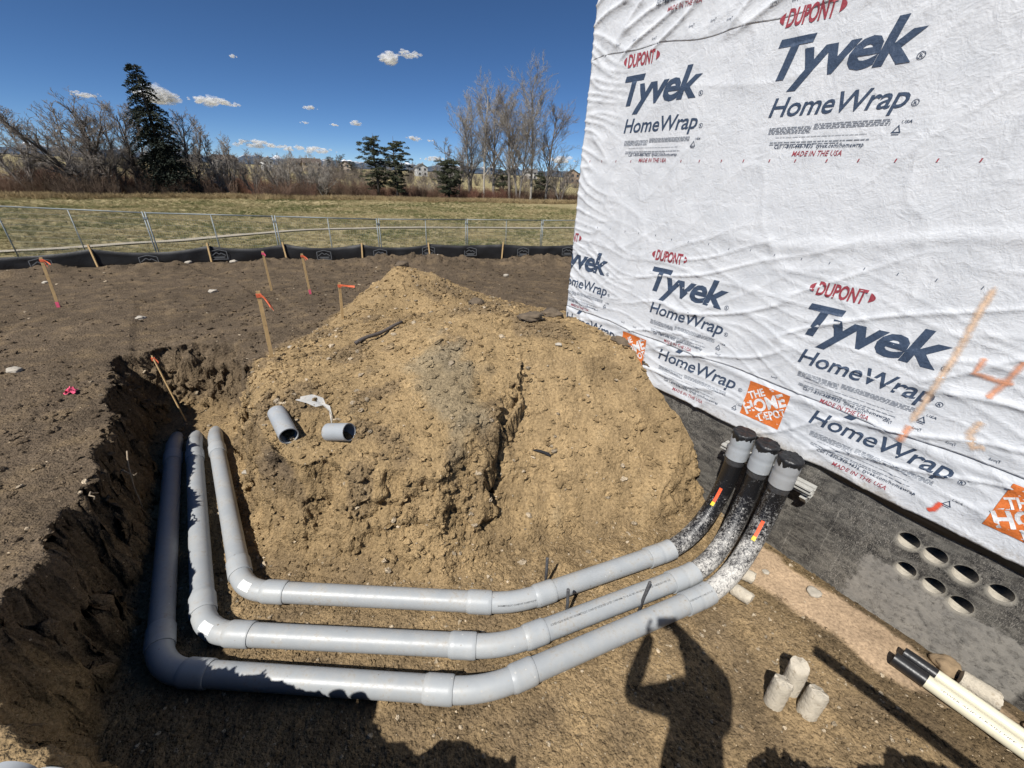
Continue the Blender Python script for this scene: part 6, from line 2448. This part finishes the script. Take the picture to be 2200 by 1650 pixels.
def juniper(x, y, h, wid, seed, label, tops=1):
    r_ = random.Random(seed)
    r0 = empty('juniper_tree', (x, y, fz(x, y)))
    tag(r0, label, 'tree', 'dark junipers at the field edge')
    tk = MB()
    tk.tube([(0, 0, -0.2), (0.1, 0, h * 0.3), (-0.1, 0.05, h * 0.65), (0.0, 0, h * 1.0)], [0.16, 0.13, 0.07, 0.012], 7)
    mb = MB()
    n = 70
    for k in range(n):
        f = 0.16 + 0.80 * (k + r_.random()) / n
        a = r_.uniform(0, 6.283)
        l = wid * math.sin(math.pi * min(1, 0.18 + 0.8 * (1 - f))) ** 0.8 * r_.uniform(0.35, 1.12)
        s = Vector((0, 0, h * f * 0.94))
        e = s + Vector((math.cos(a) * l, math.sin(a) * l, l * r_.uniform(-0.05, 0.45)))
        tk.tube([s, s.lerp(e, 0.5) + Vector((0, 0, 0.05)), e], [0.035, 0.022, 0.008], 4, False)
        for q in range(3):
            c = s.lerp(e, r_.uniform(0.45, 1.05)) + Vector((r_.gauss(0, 0.15), r_.gauss(0, 0.15), r_.gauss(0, 0.1)))
            spray_tris(mb, c - Vector((0.25, 0, 0)), c + Vector((0.25, r_.uniform(-0.3, 0.3), 0.05)), 0.42, 0.05, 55, r_, 0.15)
    tk.build('trunk', M_DARKBARK, r0, True)
    mb.build('crown', M_JUN, r0)
    return r0


spruce(-32.4, 41.2, 10.2, 'tall dark spruce with drooping boughs at the left of the field')
juniper(-16.4, 51.6, 6.6, 1.9, 3, 'left of the twin dark junipers, with a bare spiky top')
juniper(-14.1, 51.3, 6.4, 1.7, 8, 'right of the twin dark junipers in the middle of the field edge')
juniper(-8.3, 51.9, 4.7, 1.5, 14, 'smaller dark juniper left of the tall bare trees')
juniper(-84, 201, 8.5, 2.8, 21, 'far dark conifer left of a pair between distant houses')
juniper(-80, 203, 9.5, 2.6, 22, 'far dark conifer right of a pair between distant houses')
juniper(-70, 190, 7.0, 2.6, 23, 'far dark conifer below the middle distant houses')
juniper(4.0, 90, 5.5, 2.2, 24, 'dark conifer behind the tall bare trees')
juniper(-3.5, 92, 6.0, 2.4, 25, 'dark conifer behind the middle of the tall bare trees')

# thicket, dry grass ----------------------------------------------------------
def stem_proto(name, seed, n, h, spread, mat, rad_=0.011, side=3):
    r_ = random.Random(seed)
    mb = MB()
    for k in range(n):
        a = r_.uniform(0, 6.283)
        b = r_.uniform(0, spread * 0.35)
        l = h * r_.uniform(0.5, 1.1)
        p = Vector((math.cos(a) * b, math.sin(a) * b, -0.1))
        a += r_.gauss(0, 0.6)
        e = p + Vector((math.cos(a) * spread * r_.random(), math.sin(a) * spread * r_.random(), l))
        m = p.lerp(e, 0.5) + Vector((r_.gauss(0, 0.06), r_.gauss(0, 0.06), 0.05))
        mb.tube([p, m, e], [rad_, rad_ * 0.8, rad_ * 0.4], 3, False)
        for q in range(side):
            f = r_.uniform(0.3, 0.95)
            s = p.lerp(e, f)
            t = s + Vector((r_.gauss(0, 0.18), r_.gauss(0, 0.18), r_.uniform(0.15, 0.4))) * h * 0.45
            mb.tube([s, t], [rad_ * 0.6, rad_ * 0.35], 3, False)
    me = bpy.data.meshes.new(name)
    me.from_pydata(mb.v, [], mb.f)
    me.materials.append(mat)
    return bpy.data.objects.new(name, me)


def inst_mat(name, base, var=0.3):
    m, nt, bs, out = new_mat(name)
    at = N(nt, 'ShaderNodeAttribute')
    at.attribute_name = 'soil'
    at.attribute_type = 'INSTANCER'
    L(nt, at.outputs['Color'], bs.inputs['Base Color'])
    bs.inputs['Roughness'].default_value = 0.9
    bs.inputs['Specular IOR Level'].default_value = 0.15
    return m


M_INST = inst_mat('dry_stems', None)
shrubs = bpy.data.collections.new('thicket_shrubs')
for k in range(4):
    shrubs.objects.link(stem_proto('shrub', 800 + k, 46, 1.7 + 0.35 * k, 0.9, M_INST))
r_ = np.random.default_rng(55)
n = 2600
x = r_.uniform(-62, 12, n)
off = r_.uniform(0.4, 26, n) ** 1.0
y = np.interp(x, EDGE[:, 0], EDGE[:, 1]) + off
gap = np.exp(-((x + 12) / 5.0) ** 2) * (off < 6)
keep = (r_.uniform(0, 1, n) > 0.75 * gap) & ((x < -20) | (off > 3.0)) & (n2(x * 0.2, y * 0.2, 811) > -0.35)
x, y, off = x[keep], y[keep], off[keep]
k = len(x)
s = r_.uniform(0.55, 1.0, k) * np.where(x < -33, 1.0, np.where(x < -20, 0.85, 0.75))
red = np.array([0.150, 0.075, 0.052])
brn = np.array([0.165, 0.120, 0.085])
mixv = np.clip(0.5 + n2(x * 0.12, y * 0.12, 812), 0, 1)[:, None]
c = (red * mixv + brn * (1 - mixv)) * r_.uniform(0.7, 1.35, (k, 1))
scatter('willow_thicket', shrubs, np.stack([x, y, field_z(x, y)], -1), np.stack([s, s, s], -1), np.stack([r_.normal(0, 0.06, k), r_.normal(0, 0.06, k), r_.uniform(0, 6.28, k)], -1), r_.integers(0, 4, k), c,
        'reddish brown leafless willow thicket beyond the grass', 'thicket')

# far woodland between the houses
n = 520
aa = np.radians(r_.uniform(-60, 9, n))
rr_ = r_.uniform(95, 330, n)
x, y = rr_ * np.sin(aa), rr_ * np.cos(aa)
keep = (n2(x * 0.02, y * 0.02, 815) > -0.15)
x, y, rr_ = x[keep], y[keep], rr_[keep]
k = len(x)
s = r_.uniform(1.0, 2.3, k)
c = np.array([0.155, 0.128, 0.105]) * r_.uniform(0.65, 1.3, (k, 1))
scatter('far_woodland', shrubs, np.stack([x, y, field_z(x, y)], -1), np.stack([s * 1.5, s * 1.5, s], -1), np.stack([r_.normal(0, 0.06, k), r_.normal(0, 0.06, k), r_.uniform(0, 6.28, k)], -1), r_.integers(0, 4, k), c,
        'grey brown leafless woodland far off among the houses', 'woodland')

tufts = bpy.data.collections.new('grass_tufts')
for k in range(4):
    tufts.objects.link(stem_proto('tuft', 830 + k, 34, 0.5, 0.35, M_INST, 0.007, 0))
n = 5200
x = r_.uniform(-46, 9, n)
off = r_.normal(0.6, 1.0, n) + 1.2 * (r_.uniform(0, 1, n) < 0.3)
y = np.interp(x, EDGE[:, 0], EDGE[:, 1]) + off
k = n
s = r_.uniform(0.5, 1.25, k)
c = np.array([0.34, 0.255, 0.135]) * r_.uniform(0.6, 1.25, (k, 1))
scatter('dry_grass', tufts, np.stack([x, y, field_z(x, y)], -1), np.stack([s * 1.2, s * 1.2, s], -1), np.stack([r_.normal(0, 0.15, k), r_.normal(0, 0.15, k), r_.uniform(0, 6.28, k)], -1), r_.integers(0, 4, k), c,
        'tall dry straw-coloured grass along the edge of the field', 'grass')
# short turf tufts over the mown field
n = 26000
rr_ = r_.uniform(0, 1, n) ** 0.8 * 40 + 10
aa = np.radians(r_.uniform(-56, 10, n))
x, y = rr_ * np.sin(aa), rr_ * np.cos(aa)
sd = (y - silt_y(x)) * 0.88
keep = (sd > 0.5) & (edge_sd(x, y) < 0)
for (p, q) in zip(pp[:-1], pp[1:]):
    pass
dpath = seg_dist(x, y, pp)
keep &= dpath > 0.6
x, y = x[keep], y[keep]
k = len(x)
s = r_.uniform(0.10, 0.30, k)
g = np.clip(0.5 + 0.9 * n2(x * 0.25, y * 0.25, 821) + r_.normal(0, 0.25, k), 0, 1)[:, None]
c = (np.array([0.13, 0.14, 0.055]) * (1 - g) + np.array([0.38, 0.31, 0.165]) * g) * r_.uniform(0.7, 1.2, (k, 1))
scatter('turf', tufts, np.stack([x, y, field_z(x, y)], -1), np.stack([s * 2.2, s * 2.2, s], -1), np.stack([r_.normal(0, 0.2, k), r_.normal(0, 0.2, k), r_.uniform(0, 6.28, k)], -1), r_.integers(0, 4, k), c,
        'short tan and green turf of the field', 'grass')

# ------------------------------------------------------------------ distant houses
M_GLASS = plain('dark_window', (0.03, 0.035, 0.045), 0.15, 0.1)
M_ROOFS = [plain('brown_shingle', (0.10, 0.075, 0.06), 0.9, 0.2), plain('grey_shingle', (0.13, 0.125, 0.12), 0.9, 0.2)]


def house(x, y, w, d, h, rot, wall, roofm, label, gable_front=False, chimney=False):
    r0 = empty('house', (x, y, fz(x, y) - 0.1), rot)
    tag(r0, label, 'house', 'distant houses beyond the valley')
    mw = plain('house_wall', wall, 0.85, 0.06)
    pk_ = h + (w if gable_front else d) * 0.28
    mb = MB()
    mb.box((0, 0, h / 2), (w, d, h))
    if gable_front:
        for yy, fl in ((-d / 2, 1), (d / 2, -1)):
            mb.add([(-w / 2, yy, h), (w / 2, yy, h), (0, yy, pk_)], [(0, 1, 2)])
    else:
        for xx in (-w / 2, w / 2):
            mb.add([(xx, -d / 2, h), (xx, d / 2, h), (xx, 0, pk_)], [(0, 1, 2)])
    mb.build('wall', mw, r0)
    mb = MB()
    e = 0.5
    if gable_front:
        for s in (-1, 1):
            mb.add([(s * (w / 2 + e), -d / 2 - e, h - e * 0.5), (s * (w / 2 + e), d / 2 + e, h - e * 0.5), (0, d / 2 + e, pk_ + 0.1), (0, -d / 2 - e, pk_ + 0.1),
                    (s * (w / 2 + e), -d / 2 - e, h - e * 0.5 + 0.22), (s * (w / 2 + e), d / 2 + e, h - e * 0.5 + 0.22), (0, d / 2 + e, pk_ + 0.34), (0, -d / 2 - e, pk_ + 0.34)],
                   [(0, 1, 2, 3), (4, 5, 6, 7), (0, 4, 7, 3), (1, 5, 6, 2), (0, 1, 5, 4)])
    else:
        for s in (-1, 1):
            mb.add([(-w / 2 - e, s * (d / 2 + e), h - e * 0.5), (w / 2 + e, s * (d / 2 + e), h - e * 0.5), (w / 2 + e, 0, pk_ + 0.1), (-w / 2 - e, 0, pk_ + 0.1),
                    (-w / 2 - e, s * (d / 2 + e), h - e * 0.5 + 0.22), (w / 2 + e, s * (d / 2 + e), h - e * 0.5 + 0.22), (w / 2 + e, 0, pk_ + 0.34), (-w / 2 - e, 0, pk_ + 0.34)],
                   [(0, 1, 2, 3), (4, 5, 6, 7), (0, 4, 7, 3), (1, 5, 6, 2), (0, 1, 5, 4)])
    rf = mb.build('roof', roofm, r0)
    if chimney:
        MB().box((w * 0.22, 0.5, pk_ + 0.2), (0.9, 0.9, 1.6)).build('chimney', mw, rf)
    rows_ = 2 if h > 4.5 else 1
    for j in range(rows_):
        for i in range(max(2, int(w / 3))):
            n_ = max(2, int(w / 3))
            cx_ = -w / 2 + w * (i + 0.5) / n_
            cz_ = 1.6 + j * 2.8
            wd = MB().box((cx_, -d / 2 - 0.03, cz_), (1.4, 0.06, 1.5)).build('window', M_GLASS, r0)
            fr = MB()
            for (bx, bz, sx2, sz2) in ((0, 0.79, 1.62, 0.10), (0, -0.79, 1.62, 0.10), (-0.76, 0, 0.10, 1.5), (0.76, 0, 0.10, 1.5)):
                fr.box((cx_ + bx, -d / 2 - 0.05, cz_ + bz), (sx2, 0.10, sz2))
            fr.build('frame', mw, wd)
    return r0


for (dx, dy, D, w, d, h, rot, wall, rf, gf, lab) in (
        (-0.5446, 0.8387, 250, 13, 9, 5.2, 0.5, (0.30, 0.28, 0.26), 0, False, 'grey distant house with brown roof behind bare trees right of the spruce'),
        (-0.4865, 0.8737, 215, 5.5, 8, 5.6, 0.2, (0.70, 0.69, 0.66), 1, True, 'white distant house with a narrow gable end'),
        (-0.4406, 0.8977, 245, 10, 8, 5.2, 0.35, (0.34, 0.26, 0.18), 0, False, 'brown distant house, left of the tan one'),
        (-0.4165, 0.9090, 235, 11, 9, 5.4, 0.1, (0.42, 0.33, 0.22), 0, False, 'tan distant house with low brown roof'),
        (-0.358, 0.9337, 245, 8, 8, 5.0, -0.2, (0.36, 0.30, 0.25), 0, True, 'beige distant house just left of the twin junipers'),
        (-0.214, 0.9768, 225, 7.5, 8, 5.6, 0.25, (0.50, 0.50, 0.49), 1, True, 'pale grey distant house right of the twin junipers'),
        (-0.150, 0.9887, 240, 9, 8, 5.0, -0.1, (0.60, 0.59, 0.56), 1, False, 'whitish distant house behind the small juniper'),
        (0.020, 0.9998, 250, 11, 8, 5.0, 0.1, (0.48, 0.46, 0.43), 1, False, 'pale distant house glimpsed through the tall bare trees'),
        (0.1122, 0.9937, 200, 9, 8, 5.2, 0.1, (0.33, 0.24, 0.17), 0, True, 'brown distant house at the corner of the wrapped building')):
    az_ = math.atan2(dx, dy)
    D *= 1.45
    house(dx * D, dy * D, w, d, h, -az_ + rot, wall, M_ROOFS[rf], lab, gf, chimney=(h > 5.3))

# ------------------------------------------------------------------ behind the lens: the photographer and things on the near bank
offcut((-1.595, 0.585, 1.395), (-1.40, -1.9, 1.40), 0.062, 'pale conduit lying on the near bank, left of two, its end over the pit edge', name='spare_conduit', cat='conduit', group='spare conduits on the near bank')
offcut((-1.455, 0.575, 1.395), (-1.26, -1.9, 1.40), 0.062, 'pale conduit lying on the near bank, right of two, its end over the pit edge', name='spare_conduit', cat='conduit', group='spare conduits on the near bank')
mb = MB()
a, b = Vector((2.85, 0.06, 1.15)), Vector((1.42, 0.18, 2.62))
t = (b - a).normalized()
x_ = t.orthogonal().normalized()
y_ = t.cross(x_)
vs = []
for p in (a, b):
    for (i, j) in ((-1, -1), (1, -1), (1, 1), (-1, 1)):
        vs.append(p + x_ * i * 0.042 + y_ * j * 0.042)
mb.add(vs, [(3, 2, 1, 0), (4, 5, 6, 7), (0, 1, 5, 4), (1, 2, 6, 5), (2, 3, 7, 6), (3, 0, 4, 7)])
tag(mb.build('timber_post', M_WOOD), 'squared timber post leaning over the near edge of the pit', 'post')

person = empty('person', (0.3, -0.35, 1.32))
tag(person, 'person in dark jacket and cap holding a phone up with both hands', 'person')
perinv = Matrix.Translation((-0.3, 0.35, -1.32))
J = {}
edges_ = []


def joint(name, co, r, parent=None):
    J[name] = (len(J), Vector(co), r)
    if parent:
        edges_.append((J[parent][0], J[name][0]))


joint('pelvis', (0.31, -0.33, 2.25), (0.20, 0.17))
joint('waist', (0.30, -0.33, 2.42), (0.20, 0.17), 'pelvis')
joint('chest', (0.27, -0.31, 2.66), (0.23, 0.18), 'waist')
joint('collar', (0.25, -0.29, 2.83), (0.13, 0.12), 'chest')
joint('neck', (0.24, -0.27, 2.92), (0.06, 0.06), 'collar')
joint('jaw', (0.235, -0.24, 2.99), (0.075, 0.085), 'neck')
joint('skull', (0.23, -0.245, 3.09), (0.08, 0.095), 'jaw')
joint('crown', (0.23, -0.25, 3.16), (0.055, 0.07), 'skull')
for s, sh_, el_, wr, hd in (('l', (0.075, -0.31, 2.80), (-0.185, -0.241, 2.72), (-0.085, -0.10, 3.06), (-0.075, -0.07, 3.13)),
                            ('r', (0.435, -0.285, 2.80), (0.52, -0.11, 2.72), (0.17, -0.03, 3.12), (0.115, -0.015, 3.17))):
    joint(s + 'sh', sh_, (0.105, 0.105), 'collar')
    joint(s + 'el', el_, (0.070, 0.070), s + 'sh')
    joint(s + 'wr', wr, (0.050, 0.050), s + 'el')
    joint(s + 'hd', hd, (0.045, 0.038), s + 'wr')
for s, x0 in (('l', 0.20), ('r', 0.42)):
    joint(s + 'hip', (x0, -0.34, 2.16), (0.105, 0.105), 'pelvis')
    joint(s + 'kn', (x0 - 0.01, -0.33, 1.80), (0.075, 0.075), s + 'hip')
    joint(s + 'an', (x0 - 0.01, -0.40, 1.42), (0.052, 0.052), s + 'kn')
    joint(s + 'toe', (x0 - 0.03, -0.20, 1.355), (0.045, 0.036), s + 'an')


def skinned(name, joints_, edges__, mat, parent, root_i=0, sub=2):
    me = bpy.data.meshes.new(name)
    me.from_pydata([j[1] for j in joints_], edges__, [])
    o = link(name, me, mat, parent)
    md = o.modifiers.new('skin', 'SKIN')
    md.use_smooth_shade = True
    for sv, j in zip(me.skin_vertices[0].data, joints_):
        sv.radius = j[2] if isinstance(j[2], tuple) else (j[2], j[2])
    me.skin_vertices[0].data[root_i].use_root = True
    ss = o.modifiers.new('smooth', 'SUBSURF')
    ss.levels = sub
    ss.render_levels = sub
    o.matrix_parent_inverse = perinv
    return o


M_JACKET = plain('dark_jacket', (0.03, 0.035, 0.045), 0.8, 0.2, 12, 0.4)
M_SKIN = plain('skin', (0.42, 0.26, 0.19), 0.55, 0.06, 20)
bpy.context.view_layer.update()
body = skinned('body', sorted(J.values(), key=lambda j: j[0]), edges_, M_JACKET, person)
# fingers round the phone
for s, base, side in (('l', Vector((-0.075, -0.07, 3.13)), -1), ('r', Vector((0.115, -0.015, 3.17)), 1)):
    for k, (ln, dz) in enumerate(((0.060, 0.035), (0.068, 0.014), (0.064, -0.008), (0.050, -0.028), (0.05, -0.045))):
        p0 = base + Vector((0, 0, dz * 0.6))
        tgt = Vector((side * 0.078, -0.022, EYE - 0.02 + dz)) if k < 4 else Vector((side * 0.055, -0.045, EYE - 0.06))
        p1 = p0.lerp(tgt, 0.5) + Vector((side * 0.012, 0.0, 0.0))
        joints_ = [(0, p0, 0.010), (1, p1, 0.0095), (2, tgt, 0.009), (3, tgt + Vector((-side * ln * 0.35, 0.004 if k < 4 else -0.004, 0)), 0.008)]
        skinned('finger', joints_, [(0, 1), (1, 2), (2, 3)], M_SKIN, person, 0, 1)
# cap, face details
mb = MB()
hc = Vector((0.23, -0.245, 3.11))
n = 20
vs, fs = [], []
for j in range(6):
    ph = math.pi / 2 * j / 5
    for k in range(n):
        a = 2 * math.pi * k / n
        vs.append(hc + Vector((0.102 * math.cos(ph) * math.cos(a), 0.118 * math.cos(ph) * math.sin(a), 0.10 * math.sin(ph))))
for j in range(5):
    for k in range(n):
        fs.append((j * n + k, j * n + (k + 1) % n, (j + 1) * n + (k + 1) % n, (j + 1) * n + k))
mb.add(vs, fs)
vs = []
for k in range(9):
    a = math.pi * (0.5 + 0.36 * (k / 4 - 1))
    vs += [hc + Vector((0.10 * math.cos(a), 0.115 * math.sin(a), 0.005)), hc + Vector((0.115 * math.cos(a), 0.195 * math.sin(a), -0.015))]
mb.add(vs, [(2 * k, 2 * k + 2, 2 * k + 3, 2 * k + 1) for k in range(8)])
o = mb.build('cap', M_JACKET, person, True)
o.modifiers.new('thickness', 'SOLIDIFY').thickness = 0.004
o.matrix_parent_inverse = perinv
mb = MB()
mb.add([(0.215, -0.165, 3.055), (0.245, -0.165, 3.055), (0.23, -0.145, 3.03), (0.23, -0.165, 3.085)], [(0, 2, 3), (2, 1, 3), (0, 1, 2)])
o = mb.build('nose', M_SKIN, person, True)
o.matrix_parent_inverse = perinv
# the phone just behind the lens
mb = MB()
cm = cam.matrix_world.to_3x3()
pc = Vector((0, 0, EYE)) + cm @ Vector((0.062, -0.015, 0.022))
mb.box(pc, (0.160, 0.078, 0.009), cm)
ph = mb.build('phone', plain('phone_glass', (0.02, 0.02, 0.022), 0.2, 0.1))
tag(ph, 'black phone held up sideways in the photographer\'s hands', 'phone')
MB().box(Vector((0, 0, EYE)) + cm @ Vector((0.0, 0.0, 0.0155)), (0.014, 0.014, 0.003), cm).build('lens', M_GLASS, ph)
